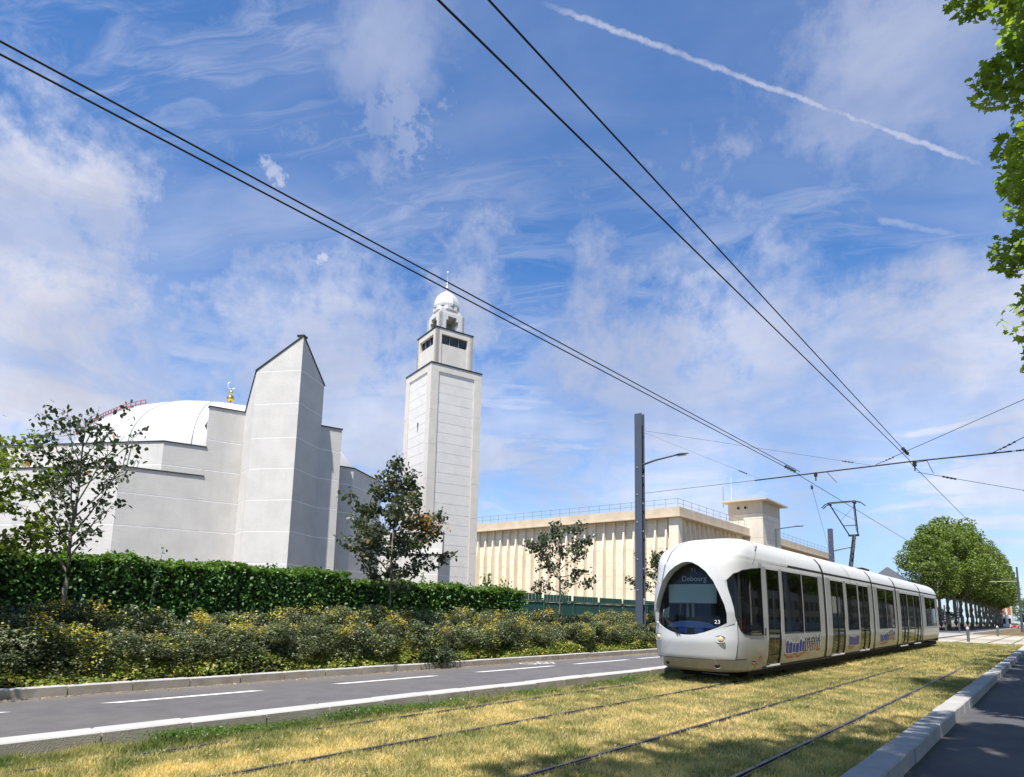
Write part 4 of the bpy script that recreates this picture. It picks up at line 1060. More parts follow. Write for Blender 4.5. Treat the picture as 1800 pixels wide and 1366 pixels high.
# ------------------------------------------------------------------ tram
TX = -6.85; HW = 1.15/1.2
tram = empty('tram', (TX, 15, 0), 0, 'silver and white five section tram with a rounded nose and a huge arched windscreen', 'tram')
TO = Vector((0, -15, 0))
PW = [(1.02, .27), (1.10, .36), (1.16, .6), (1.2, 1.0), (1.2, 1.6), (1.185, 2.3), (1.165, 2.86), (1.15, 3.0), (1.135, 3.1), (1.06, 3.3), (.9, 3.5), (.65, 3.63), (.35, 3.69), (0.0, 3.71)]
PW = [(a*HW, z) for a, z in PW]
_zt = np.linspace(.0, 4.2, 421)
NZ = [.26, .34, .6, 1.0, 1.4, 2.0, 2.5, 2.86, 3.06, 3.25, 3.4, 3.55, 3.65, 3.70, 3.71]
NY = [15.6, 15.4, 15.2, 15.1, 15.12, 15.14, 15.18, 15.25, 15.36, 15.55, 15.85, 16.35, 17.1, 18.0, 18.5]
def _crom(P, m=8):
    P = np.array(P, float); Q = np.vstack([2*P[0]-P[1], P, 2*P[-1]-P[-2]]); out = []
    for i in range(1, len(Q)-2):
        for t in np.arange(m)/m:
            out.append(.5*((2*Q[i])+(-Q[i-1]+Q[i+1])*t+(2*Q[i-1]-5*Q[i]+4*Q[i+1]-Q[i+2])*t*t+(-Q[i-1]+3*Q[i]-3*Q[i+1]+Q[i+2])*t**3))
    out.append(P[-1]); return np.array(out)
PWD = _crom(PW); PWD[:, 0] = np.maximum(PWD[:, 0], 0); PWD[:, 1] = np.maximum.accumulate(PWD[:, 1]+np.arange(len(PWD))*1e-7)
_yt = np.interp(_zt, NZ, NY); _k = np.hanning(27); _k /= _k.sum()
_ys = np.convolve(np.pad(_yt, 13, mode='edge'), _k, mode='valid')
_wt = np.clip((_zt-.34)/.15, 0, 1)*np.clip((3.58-_zt)/.2, 0, 1); NYS = _yt*(1-_wt)+_ys*_wt
def prof_dense(n, zmin=.27):
    P = PWD; d = np.r_[0, np.cumsum(np.hypot(*np.diff(P, axis=0).T))]; t = np.linspace(0, d[-1], n)
    return np.interp(t, d, P[:, 0]), np.interp(t, d, P[:, 1])
PEXP = 3.0
def slope(Y): return .0058*max(0, Y-17)
def nose_y(u, z, W):
    y0 = np.interp(z, _zt, NYS); L = np.maximum(16.5-y0, 1.1)
    a = np.clip(abs(u)/np.maximum(W, 1e-6), 0, 1)
    return y0+L*(1-(1-a**PEXP)**(1/PEXP))
def W_of_z(z): 
    return np.interp(z, PWD[:, 1], PWD[:, 0])
def nose_u(Y, z):
    """|u| of the nose surface at a given Y and height"""
    W = W_of_z(z); y0 = np.interp(z, _zt, NYS); L = np.maximum(16.5-y0, 1.1); g = np.clip((Y-y0)/L, 0, 1)
    return W*(1-(1-g)**PEXP)**(1/PEXP)
half = [(0, 1.13), (.2, 1.145), (.42, 1.2), (.58, 1.26), (.75, 1.34), (.885, 1.43), (.875, 1.65), (.835, 1.87), (.74, 2.15), (.63, 2.42), (.47, 2.64), (.3, 2.78), (.13, 2.86), (0, 2.88)]
WIND = half+[(-u, z) for u, z in half[-2:0:-1]]
half2 = [(0, 1.10), (.45, 1.17), (.8, 1.31), (1.005, 1.43), (1.0, 1.6), (.975, 1.82), (.935, 2.05), (.87, 2.32), (.75, 2.62), (.6, 2.82), (.4, 2.98), (.2, 3.08), (0, 3.11)]
ARCH = half2+[(-u, z) for u, z in half2[-2:0:-1]]
SIDE = [(17.15, 1.15), (16.2, 1.15), (15.9, 1.18), (15.75, 1.27), (15.66, 1.40), (15.58, 1.62), (15.5, 2.0), (15.45, 2.30), (15.44, 2.45), (15.6, 2.60), (15.95, 2.71), (16.5, 2.78), (17.15, 2.84)]
def inpoly(x, y, poly):
    r = np.zeros(x.shape, bool); n = len(poly)
    for i in range(n):
        x0, y0 = poly[i]; x1, y1 = poly[(i+1) % n]
        c = ((y0 > y) != (y1 > y)) & (x < (x1-x0)*(y-y0)/((y1-y0) if y1 != y0 else 1e-9)+x0); r ^= c
    return r
def snap(x, y, poly):
    best = np.full(x.shape, 1e9); bx = x.copy(); by = y.copy(); n = len(poly)
    for i in range(n):
        x0, y0 = poly[i]; x1, y1 = poly[(i+1) % n]; dx, dy = x1-x0, y1-y0; L2 = dx*dx+dy*dy+1e-12
        t = np.clip(((x-x0)*dx+(y-y0)*dy)/L2, 0, 1); qx, qy = x0+t*dx, y0+t*dy; d = np.hypot(x-qx, y-qy)
        m_ = d < best; best[m_] = d[m_]; bx[m_] = qx[m_]; by[m_] = qy[m_]
    return bx, by
def build_nose():
    nt, nv = 150, 190
    W, Z = prof_dense(nv); th = np.radians(np.linspace(-90, 90, nt))
    f = np.sign(np.sin(th))*abs(np.sin(th))**(2/PEXP); U = W[:, None]*f; ZZ = np.repeat(Z[:, None], nt, 1)
    Y = nose_y(U, ZZ, np.repeat(W[:, None], nt, 1))
    ne = 22
    ext = []
    for sgn in (-1, 1):
        y0 = Y[:, 0 if sgn < 0 else -1][:, None]; ye = np.where(Z < 3.0, 17.3, 19.5)[:, None]; t = np.linspace(0, 1, ne+1)[1:][None, :]
        yy = y0+(np.maximum(ye, y0)-y0)*t; uu = np.repeat(sgn*W[:, None], ne, 1)
        ext.append((uu, yy, np.repeat(Z[:, None], ne, 1)))
    U = np.hstack([ext[0][0][:, ::-1], U, ext[1][0]]); Y = np.hstack([ext[0][1][:, ::-1], Y, ext[1][1]]); ZZ = np.hstack([ext[0][2][:, ::-1], ZZ, ext[1][2]])
    nr, nc = U.shape
    isfront = abs(U) < np.interp(ZZ, [1, 3], [.99, .99])
    front = (Y < 16.2)
    # region per vertex
    def cellc(A): return (A[:-1, :-1]+A[1:, :-1]+A[:-1, 1:]+A[1:, 1:])/4
    Wz = W_of_z(ZZ)
    cw = inpoly(cellc(U), cellc(ZZ), WIND) & (cellc(Y) < 15.7)
    ca = inpoly(cellc(U), cellc(ZZ), ARCH) & (cellc(Y) < 15.85)
    cs = inpoly(cellc(Y), cellc(ZZ), SIDE) & (abs(cellc(U)) > .70)
    ca &= ~cw; cs &= ~ca & ~cw
    lab = np.zeros(cw.shape, int); lab[ca] = 1; lab[cw] = 2; lab[cs] = 3
    # snap the vertices lying on region borders to the drawn outline
    def border(A, kk):
        m1 = np.zeros((nr, nc), bool); m0 = np.zeros((nr, nc), bool)
        for di in (0, 1):
            for dj in (0, 1):
                m1[di:nr-1+di, dj:nc-1+dj] |= (A == kk); m0[di:nr-1+di, dj:nc-1+dj] |= (A != kk)
        return m1 & m0
    bw = border(lab, 2); x, z = snap(U[bw], ZZ[bw], WIND); U[bw] = x; ZZ[bw] = z; Y[bw] = nose_y(x, z, W_of_z(z))
    aa = (lab == 1) | (lab == 2); ba = border(aa.astype(int), 1) & ~bw; x, z = snap(U[ba], ZZ[ba], ARCH); U[ba] = x; ZZ[ba] = z; Y[ba] = nose_y(x, z, W_of_z(z))
    bs = border(lab, 3) & ~bw & ~ba; sg = np.sign(U[bs]); y, z = snap(Y[bs], ZZ[bs], SIDE); Y[bs] = y; ZZ[bs] = z; U[bs] = sg*np.where(y < 16.5, nose_u(y, z), W_of_z(z))
    # arch stands proud of the skin
    ic = np.zeros((nr, nc), int); cnt = np.zeros((nr, nc), int)
    V = np.stack([U, Y, ZZ], -1)
    idx = np.arange(nr*nc).reshape(nr, nc)
    quads = np.stack([idx[:-1, :-1], idx[:-1, 1:], idx[1:, 1:], idx[1:, :-1]], -1)
    # normals
    du = np.gradient(V, axis=1); dv = np.gradient(V, axis=0); N = np.cross(du, dv); N /= np.linalg.norm(N, axis=-1)[..., None]+1e-9
    flip = (N[..., 1] > 0) & (abs(U) < .9); N[flip] *= -1
    c0 = np.array([0, 20, 1.8]); s_ = ((V-c0)*N).sum(-1) < 0; N[s_] *= -1
    def make(name, mask, m_, Vv, parent=tram, solid=0):
        q = quads[mask]; used, inv = np.unique(q, return_inverse=True); F = inv.reshape(q.shape)
        P_ = Vv.reshape(-1, 3)[used]+np.array([0, -15, 0]); me = np_mesh(name, P_, F, m_, smooth=True)
        bm = bmesh.new(); bm.from_mesh(me); bmesh.ops.remove_doubles(bm, verts=bm.verts[:], dist=1e-5); bmesh.ops.recalc_face_normals(bm, faces=bm.faces[:])
        bm.to_mesh(me); bm.free()
        return link_mesh(name, me, parent)
    cz = cellc(ZZ); cy = cellc(Y)
    skin = lab == 0
    # nose cover below the windscreen and between the two side seams
    nosec = skin & (cy < 15.62) & (cz > .58) & (cz < 1.46)
    roofc = skin & ((cz > 3.0) | ((cz > 2.45) & (cy < 17.0)))
    bump = skin & (cz < .58) & (cy < 15.62)
    body = skin & ~nosec & ~roofc & ~bump
    make('cab_side', body, M_tram, V); make('roof_fairing', roofc, M_tramroof, V); make('nose_cover', nosec, M_tramnose, V+N*.012)
    make('bumper', bump, M_tram, V)
    K_ = np.clip((ZZ-1.2)/.5, .15, 1)[..., None]; arch_V = V+N*.06*K_
    arch = make('windscreen_arch', lab == 1, M_tramnose, arch_V)
    # windscreen glass recessed behind the arch at the top
    G = V.copy(); rec = np.interp(G[..., 2], [1.1, 1.6, 2.9], [.015, .06, .27]); G[..., 1] += rec; G[..., 0] *= .995
    ws = make('windscreen', lab == 2, M_glassf, G)
    # reveal between arch and glass
    ed = np.where(bw)
    order = np.argsort(np.arctan2(ZZ[bw]-2.0, U[bw])); pts = V[bw][order]; nn = (N*K_)[bw][order]; gp = G[bw][order]
    n = len(pts); RV = np.vstack([pts+nn*.06, gp+np.array([0, .02, 0])])+np.array([0, -15, 0]); RF = np.array([(i, (i+1) % n, n+(i+1) % n, n+i) for i in range(n)])
    link_mesh('arch_reveal', np_mesh('arch_reveal', RV, RF, M_tramnose, smooth=True), tram)
    for s in (-1, 1):
        mk_ = (lab == 3) & ((cellc(U) > 0) == (s > 0)); make('cab_side_window', mk_, M_glass, V-N*.012)
        ep = np.array([(x_, y_) for x_, y_ in SIDE])
        u_ = np.where(ep[:, 0] < 16.5, nose_u(ep[:, 0], ep[:, 1]), W_of_z(ep[:, 1]))
        loop = [(s*(u_[i]+.004), ep[i, 0]-15, ep[i, 1]) for i in range(len(ep))]
        b = MB(); b.tube(loop+[loop[0]], .014, 5, caps=False); b.build('window_seal', M_black, tram)
    # seams
    sm = []
    W58 = lambda z: W_of_z(z)
    us = np.linspace(-.985, .985, 50)
    pts = [(u*W58(.58), float(nose_y(u*W58(.58), .58, W58(.58)))-15-.012, .58) for u in us]
    b = MB(); b.tube(pts, .011, 5); b.build('bumper_seam', M_black, tram)
    for s in (-1, 1):
        zs = np.linspace(.58, 1.46, 14); b = MB(); b.tube([(s*(nose_u(15.62, z)+.012), .62, z) for z in zs], .008, 5); b.build('nose_seam', M_black, tram)
    b = MB(); pz = [(u, z) for u, z in ARCH]
    b.tube([(u, float(nose_y(u, z, W_of_z(z)))-15-.035, z) for u, z in ARCH if z > 1.45], .014, 5, caps=False); b.build('arch_seam', mat('seam_grey', (.10, .10, .11), .6), tram)
    # seam across the front roof
    th2 = np.linspace(0, 1, 30); seam = []
    Wd, Zd = prof_dense(60); 
    for s in (-1, 1):
        seam = []
        for w_, z_ in zip(Wd, Zd):
            if z_ < 2.86: continue
            yy = 16.55+(z_-2.86)*1.3
            y0 = np.interp(z_, _zt, NYS)
            if yy < y0: continue
            L_ = max(16.5-y0, 1.1); seam.append((s*float(nose_u(yy, z_)) if yy < y0+L_ else s*w_, yy-15, z_+.003))
        b = MB(); b.tube(seam, .006, 4); b.build('roof_seam', M_lampgrey, tram)
build_nose()
def on_nose(u, z, off=.02):
    W = W_of_z(z); return Vector((u, float(nose_y(u, z, W))-15-off, z))
# headlamps in almond shaped recesses, fog lamp holes
for s in (-1, 1):
    hl = bpy.data.objects.new('headlight', None); COL.objects.link(hl); hl.parent = tram
    c = on_nose(s*.77, 1.06); e = .02
    t1 = (on_nose(s*.87, 1.06)-on_nose(s*.6, 1.06)).normalized(); nrm = Vector((s*.35, -1, 0)).normalized(); t1 = Vector((1, .35*s, 0)).normalized(); up = Vector((0, 0, 1))
    hl.location = c
    b = MB(); n = 22; out = []; inn = []
    for k in range(n):
        a = 2*pi*k/n; x = cos(a); yv = sin(a); xx = .16*x-(.0 if x*s > 0 else .05)*s*0; w = .095*(1-.0*abs(x))
        px_ = s*(.13*x if x > 0 else .24*x); pz_ = .088*yv*(1-(.55*abs(x) if x < 0 else 0))
        out.append(t1*px_+up*pz_+nrm*.016); inn.append(t1*px_*.82+up*pz_*.8+nrm*-.004)
    b.add(out+inn, [(i, (i+1) % n, n+(i+1) % n, n+i) for i in range(n)]+[tuple(range(2*n-1, n-1, -1))]); b.build('lamp_recess', mat('recess_grey', (.36, .37, .38), .4), hl, smooth=False)
    b = MB(); b.lathe([(.001, .06), (.035, .05), (.055, .03), (.062, 0)], n=16); o = b.build('lamp_bulb', M_amber, hl, smooth=True); o.rotation_euler = nrm.to_track_quat('Z', 'Y').to_euler(); o.location = nrm*.006+t1*(.02*s); o.scale = (1, 1, .45)
    c = on_nose(s*.63, .44, .0); fl = MB(); fl.lathe([(.085, .012), (.075, .02), (.062, .005), (.058, -.05), (.001, -.055)], n=18)
    o = fl.build('fog_lamp', [M_trambump], tram, smooth=True); o.location = c; o.rotation_euler = nrm.to_track_quat('Z', 'Y').to_euler()
    fl = MB(); fl.lathe([(.056, .008), (.001, .009)], n=18); q = fl.build('fog_lens', M_black, o)
# lettering
def text(body, size, m_, loc, rot, name, parent=tram, sx=1., ext=.001):
    cu = bpy.data.curves.new(name, 'FONT'); cu.body = body; cu.size = size; cu.extrude = ext; cu.align_x = 'CENTER'
    t = bpy.data.objects.new(name, cu); COL.objects.link(t)
    dg = bpy.context.evaluated_depsgraph_get(); me = bpy.data.meshes.new_from_object(t.evaluated_get(dg)); bpy.data.objects.remove(t)
    me.materials.clear(); me.materials.append(m_)
    o = link_mesh(name, me, parent, loc, rot, (sx, 1, 1)); return o
p = on_nose(.70, 1.41, -.0); text('23', .12, M_whpr, (.715, p.y+.02, 1.415), (pi/2, 0, radians(14)), 'fleet_number', sx=1.15)
text('Debourg', .19, M_disp, (0.0, .60, 2.44), (radians(84), 0, 0), 'destination_text', sx=.95)
text('T1', .14, M_disp, (-.02, .62, 2.66), (radians(84), 0, 0), 'line_text', sx=.95)
b = MB(); b.box(-.62, .62, .66, .68, 2.36, 2.84); b.build('display_box', M_intdark, tram)
b = MB(); b.box(-.64, .60, .52, .54, 1.90, 2.36); b.build('sun_blind', M_blind, tram)
b = MB(); b.box(-.64, .60, .505, .522, 1.885, 1.905); b.build('blind_bar', M_intgrey, tram)
# dashboard and driver's desk in blue
b = MB(); o_ = []
for i in range(13):
    a = pi*i/12; o_.append((.62*cos(a), .40-.02*sin(a), 1.30+.17*sin(a)))
for i in range(13):
    a = pi*i/12; o_.append((.55*cos(a), .95, 1.30+.14*sin(a)))
b.add(o_, [(i, i+1, 14+i, 13+i) for i in range(12)]); b.add(o_[:13], [tuple(range(13))]); b.build('dashboard_hood', mat('dash_blue', (.10, .24, .62), .35), tram, smooth=False)
b = MB(); b.box(-.7, .7, .45, 1.0, 1.05, 1.25); b.build('dashboard', M_intdark, tram)
for x in (-.30, .12): b = MB(); b.box(x, x+.22, .31, .33, 1.17, 1.29); b.build('desk_screen', M_blue, tram)
b = MB(); b.box(-.28, .28, 1.15, 1.3, 1.0, 1.95); b.build('driver_seat', mat('seat_dark', (.04, .045, .06), .7), tram, bevel=.03)
for x in (-.28, -.14): b = MB(); b.box(x, x+.07, .75, .78, 1.55, 1.92); b.build('hanging_strap', M_intgrey, tram)
# wiper, left mirror screens
b = MB(); a = on_nose(-.2, 1.12, .03); c2 = on_nose(-.66, 1.60, .01); b.tube([a, (a+c2)/2+Vector((0, -.02, 0)), c2], .009, 5)
a2 = on_nose(-.14, 1.12, .03); b.tube([a2, on_nose(-.5, 1.50, .02)], .007, 5); b.build('wiper', M_black, tram)
b = MB(); b.add([(-.70, .30, 1.55), (-.58, .38, 1.52), (-.56, .38, 1.80), (-.68, .3, 1.72)], [(0, 1, 2, 3)]); b.build('side_monitor', mat('pale_glass', (.5, .6, .57), .3), tram)
# red coiled hose seen through the side window
b = MB(); n = 18; b.tube([(1.02, 1.05+.12*cos(2*pi*k/n), 1.40+.11*sin(2*pi*k/n)) for k in range(n+1)], .036, 7, caps=False); b.tube([(1.02, 1.17, 1.44), (1.03, 1.22, 1.56), (1.03, 1.17, 1.60)], .022, 6); b.build('red_handle', M_red, tram, smooth=True)
b = MB(); b.box(.9, .93, .75, 1.5, 2.04, 2.08); b.build('side_blind_bar', M_intgrey, tram)

# body sections
def profile_strip(y0, y1, zlo, zhi, name, m_, inset=0., both=True, parent=tram, smooth=True):
    P_ = [(zlo, W_of_z(zlo))]+[(z, w) for w, z in PW if zlo < z < zhi]+([(zhi, W_of_z(zhi))] if zhi < 3.7 else [(3.71, 0)])
    b = MB(); s0, s1 = slope(y0), slope(y1)
    if zhi >= 3.7:
        pts = [(max(0, w-inset), z-inset) for z, w in P_]; pts = pts+[(-u, z) for u, z in pts[-2::-1]]
        k = len(pts); b.add([(u, y0-15, z+s0) for u, z in pts]+[(u, y1-15, z+s1) for u, z in pts], [(i, i+1, k+i+1, k+i) for i in range(k-1)])
        b.add([(u, y0-15, z+s0) for u, z in pts], [tuple(range(k))]); b.add([(u, y1-15, z+s1) for u, z in pts], [tuple(range(k))])
        return b.build(name, m_, parent, smooth=False) if not smooth else _smooth(b.build(name, m_, parent))
    for s in ((-1, 1) if both else (1,)):
        b = MB()
        pts = [(s*(w-inset), z) for z, w in P_]; inn = [(s*(w-inset-.05), z) for z, w in P_]; k = len(pts)
        b.add([(u, y0-15, z+s0) for u, z in pts]+[(u, y1-15, z+s1) for u, z in pts]+[(u, y0-15, z+s0) for u, z in inn]+[(u, y1-15, z+s1) for u, z in inn],
              [(i, i+1, k+i+1, k+i) for i in range(k-1)]+[(2*k+i, 3*k+i, 3*k+i+1, 2*k+i+1) for i in range(k-1)] +
              [(i, 2*k+i, 2*k+i+1, i+1) for i in range(k-1)]+[(k+i, k+i+1, 3*k+i+1, 3*k+i) for i in range(k-1)]+[(0, k, 3*k, 2*k), (k-1, 2*k-1, 4*k-1, 3*k-1)])
        b.build(name, m_, parent)
def _smooth(o):
    for p_ in o.data.polygons: p_.use_smooth = len(p_.vertices) == 4
    return o
secs = [  # (y0, y1, [(kind, ya, yb, z0, z1)])
    (17.3, 23.05, [('door', 17.55, 18.62, .37, 2.84), ('window', 18.86, 20.68, 1.15, 2.86), ('window', 20.76, 22.5, 1.15, 2.86)]),
    (23.38, 30.58, [('door', 24.0, 25.78, .37, 2.84), ('window', 26.2, 27.9, 1.14, 2.83), ('door', 28.12, 29.9, .37, 2.82)]),
    (30.95, 35.85, [('window', 31.68, 33.45, 1.13, 2.85), ('window', 33.53, 35.35, 1.13, 2.85)]),
    (36.3, 43.45, [('door', 37.0, 39.0, .27, 2.80), ('window', 39.1, 41.0, .42, 2.80), ('door', 41.08, 43.2, .27, 2.80)]),
    (43.95, 50.4, [('window', 45.1, 47.2, 1.12, 2.80), ('window', 47.3, 49.3, 1.12, 2.80)])]
for si, (y0, y1, ops) in enumerate(secs):
    zr = 2.98
    profile_strip(max(y0, 19.5) if si == 0 else y0, y1, 3.06, 3.71, 'roof_shell', M_tramroof)
    b = MB()
    profile_strip(y0, y1, 2.985, 3.06, 'gutter', M_black, inset=.002)
    profile_strip(y0, y1, 2.90, 2.985, 'cant_rail', M_tramroof)
    ys = [y0]+[v for o in ops for v in (o[1], o[2])]+[y1]
    for i in range(0, len(ys), 2): 
        if ys[i+1]-ys[i] > .02: profile_strip(ys[i], ys[i+1], .27, 2.90, 'pillar', M_tram)
    for kind_, a, c_, z0, z1 in ops:
        profile_strip(a, c_, z1, 2.90, 'header_panel', M_tramroof)
        profile_strip(a, c_, .27, z0, 'side_panel' if kind_ == 'window' else 'sill_panel', M_tram)
        for s in (-1, 1):
            fr = bpy.data.objects.new(kind_, None); COL.objects.link(fr); fr.parent = tram; fr.location = (0, (a+c_)/2-15, slope((a+c_)/2)); hw = (c_-a)/2
            P_ = [(z0, W_of_z(z0))]+[(z, w) for w, z in PW if z0 < z < z1]+[(z1, W_of_z(z1))]; k = len(P_)
            if kind_ == 'door':
                leafs = ((-hw+.03, -.015), (.015, hw-.03)) if hw > .7 else ((-hw+.03, hw-.03),)
                for la, lb_ in leafs:
                    b = MB(); b.add([(s*(w-.025), la, z) for z, w in P_]+[(s*(w-.025), lb_, z) for z, w in P_], [(i, i+1, k+i+1, k+i) for i in range(k-1)]); b.build('pane', M_glass, fr)
                b = MB()
                for la, lb_ in leafs:
                    for yy in (la, lb_): b.tube([(s*(w-.018), yy, z) for z, w in P_], .022, 4)
                b.build('frame', M_black, fr)
                b = MB(); x0, x1 = sorted((s*(W_of_z(.4)+.005), s*(W_of_z(.4)-.06))); b.box(x0, x1, -hw, hw, z0-.045, z0-.005); b.build('door_step', M_whpr, fr)
                if s > 0 or True:
                    b = MB()
                    for la, lb_ in leafs: b.tube([(s*(1.02), lb_-.16, z) for z in (.7, 1.6, 2.3)], .016, 6)
                    b.build('grab_rail', M_yellow if si == 0 else M_intgrey, fr)
            else:
                b = MB(); b.add([(s*(w-.012), -hw+.02, z) for z, w in P_]+[(s*(w-.012), hw-.02, z) for z, w in P_], [(i, i+1, k+i+1, k+i) for i in range(k-1)]); b.build('pane', M_glass, fr)
                b = MB(); b.tube([(s*(w-.01), -hw+.012, z) for z, w in P_], .014, 4); b.tube([(s*(w-.01), hw-.012, z) for z, w in P_], .014, 4)
                for zz in (z0+.01, z1-.01): b.tube([(s*(W_of_z(zz)-.01), -hw, zz), (s*(W_of_z(zz)-.01), hw, zz)], .014, 4)
                b.build('frame', M_black, fr)
    # interior per section
    b = MB(); s0 = slope(y0); b.box(-1.05, 1.05, y0-15, y1-15, .30+s0, .36+s0); b.build('floor', M_intdark, tram)
    b = MB(); b.box(-1.05, 1.05, y0-15, y1-15, 2.87+s0, 2.90+s0); b.build('ceiling', M_intgrey, tram)
    b = MB()
    for yy in (y0, y1):
        for xx in (-1, 1): b.box(min(xx*.45, xx*1.05), max(xx*.45, xx*1.05), yy-15-.05, yy-15+.05, .36, 2.88)
    b.build('bulkhead', M_intdark, tram)
    for kind_, a, c_, z0, z1 in ops:
        if kind_ == 'window':
            for s in (-1, 1):
                for yy in (a+.35, a+1.15):
                    b = MB(); b.box(min(s*.45, s*1.0), max(s*.45, s*1.0), yy-15, yy-15+.45, .78, .86); b.box(min(s*.45, s*1.0), max(s*.45, s*1.0), yy-15+.40, yy-15+.48, .82, 1.52)
                    b.build('seat', M_blue, tram, bevel=.02)
    for yy in np.arange(y0+1, y1-.4, 1.7): b = MB(); b.tube([(.35, yy-15, .36), (.35, yy-15, 2.88)], .017, 6); b.build('grab_pole', M_yellow if si == 0 else M_intgrey, tram)
for (ya, yb) in ((23.05, 23.38), (30.58, 30.95), (35.85, 36.3), (43.45, 43.95)):
    profile_strip(ya, yb, .34, 3.71, 'gangway_bellows', M_black, inset=.012, smooth=True)
    for yy in (ya+.01, yb-.04):
        pass
# rear cab end
b = MB(); k = len(PW); rings = []
for t, (yy, sc, dz) in enumerate(((50.4, 1, 1), (50.75, .97, .985), (51.05, .88, .95), (51.2, .7, .9))):
    pts = [(w*sc, 1.6+(z-1.6)*dz+slope(yy)) for w, z in PW]; rings.append([(u, yy-15, z) for u, z in pts]+[(-u, yy-15, z) for u, z in pts[-2::-1]])
kk = len(rings[0]); vs = sum(rings, []); b.add(vs, [(r*kk+i, r*kk+i+1, (r+1)*kk+i+1, (r+1)*kk+i) for r in range(3) for i in range(kk-1)]+[tuple(3*kk+i for i in range(kk))]); b.build('rear_cab', M_tram, tram, smooth=False)
# cab floor, back wall of cab
b = MB(); b.box(-.78, .78, 1.0, 2.3, .32, .9); b.build('cab_floor', M_intdark, tram)
b = MB(); b.box(-1.05, .45, 2.28, 2.32, .36, 2.88); b.build('cab_partition', M_intdark, tram)
b = MB(); b.box(-1.0, 1.0, .7, 2.4, 2.86, 2.90); b.build('cab_ceiling', M_intdark, tram)
# underframe coloured as dark as the shadow beneath, bogies, wheels
b = MB(); b.box(-.88, .88, 1.7, 36.0, .14, .34); b.build('underframe', M_under, tram)
wm = None
for cy in (17.9+.4, 20.2, 32.4, 34.4, 46.6, 48.5):
    for s in (-1, 1):
        if wm is None:
            b = MB(); b.lathe([(.001, .05), (.12, .06), (.2, .03), (.27, .03), (.27, -.05), (.001, -.05)], n=20); o = b.build('wheel', M_under, tram, smooth=False); wm = o.data
        else: o = link_mesh('wheel', wm, tram)
        o.location = (s*.72, cy-15, .285); o.rotation_euler = (0, s*pi/2, 0)
for u in (.6,): b = MB(); b.tube([(.1, .75, .22), (.75, .8, .2)], .012, 5); b.build('guard_bar', M_rail, tram)
b = MB(); b.box(-.5, .5, 1.0, 1.4, .12, .3); b.build('obstacle_guard', M_under, tram)
# small vent louvres on the front roof, side flap
b = MB()
for k_ in range(4):
    z = 3.28+.05*k_; yy = 2.05+.12*k_; b.box(W_of_z(z)-.04, W_of_z(z)+.012, yy, yy+.07, z, z+.018)
b.build('vent_slots', M_black, tram)
b = MB(); b.box(1.145, 1.165, 2.26, 2.33, 1.12, 1.32); b.build('door_button', M_black, tram)
# printed skyline on the side panels: blue blocks, black strokes and red and orange zigzags
def side_x(z): return W_of_z(z)+.0035
def poly_side(b, pts, lift=0.):
    """pts in (Y,z) on the right side, laid a hair over the skin"""
    b.add([(side_x(z)+lift, y-15, z+slope(y)) for y, z in pts], [tuple(range(len(pts)))])
def zig(b, pts, w, lift=0.):
    for (ya, za), (yb, zb) in zip(pts[:-1], pts[1:]):
        poly_side(b, [(ya, za-w/2), (yb, zb-w/2), (yb, zb+w/2), (ya, za+w/2)], lift)
def livery(ya, yb, full=True, seed=1, z0=.45, zt=1.08):
    r_ = random.Random(seed); L = yb-ya; lv = bpy.data.objects.new('skyline_print', None); COL.objects.link(lv); lv.parent = tram
    F = lambda t, h: (ya+L*t, z0+(zt-z0)*h)
    bo = MB(); zig(bo, [F(0, .25), F(.12, .3), F(.2, .22), F(.3, .12), F(.38, .3), F(.5, .18), F(.66, .42), F(.76, .3), F(.86, .38), F(1, .3)], .05); bo.build('orange_zigzag', M_orpr, lv)
    br = MB(); zig(br, [F(-.01, .28), F(.1, .1), F(.16, .16), F(.2, .06), F(.27, .26), F(.36, .06), F(.5, .3), F(.66, .52), F(.7, .6)]+([F(.78, .6), F(.84, .4), F(.92, .25), F(1., .35)] if full else []), .035, .001); br.build('red_zigzag', M_redpr, lv)
    bl = MB(); x = .02; wo = []
    lim = .5 if full else .92
    while x < lim:
        w = r_.uniform(.06, .10); h = r_.uniform(.68, .86); lo = r_.uniform(.26, .34)
        poly_side(bl, [F(x, lo), F(x+w, lo-.03), F(x+w, h-.04), F(x+w*.6, h), F(x+w*.5, h+.1), F(x+w*.4, h), F(x, h-.06)], .002); wo.append((x, w, lo, h)); x += w+r_.uniform(.008, .016)
    bl.build('blue_towers', M_blpr, lv)
    wb = MB()
    for x_, w_, lo_, h_ in wo: poly_side(wb, [F(x_-.012, lo_-.03), F(x_+w_+.012, lo_-.06), F(x_+w_+.012, h_-.01), F(x_+w_*.5, h_+.15), F(x_-.012, h_-.03)], .0005)
    wb.build('white_outline', M_whpr, lv)
    bk = MB(); wh = MB()
    zig(bk, [F(0, .66), F(1, .72)], .018, .003)
    if full:
        for i in range(9):
            t = .53+i*.052; h0 = r_.uniform(.28, .45); h1 = r_.uniform(.82, 1.02); poly_side(bk, [F(t, h0), F(t+.026, h0), F(t+.026, h1), F(t, h1)], .003)
            poly_side(wh, [F(t+.026, h0+.02), F(t+.044, h0+.02), F(t+.044, h1-.03), F(t+.026, h1-.03)], .003)
            if i % 3 == 1: poly_side(bk, [F(t, h1-.08), F(t+.05, h1-.08), F(t+.05, h1), F(t, h1)], .004)
    for t, h in ((.27, 1.0), (.8, 1.03)): poly_side(bk, [F(t, h-.06), F(t+.03, h-.02), F(t+.02, h+.03)], .003)
    bk.build('black_strokes', M_bkpr, lv)
    if full: wh.build('white_strokes', M_whpr, lv)
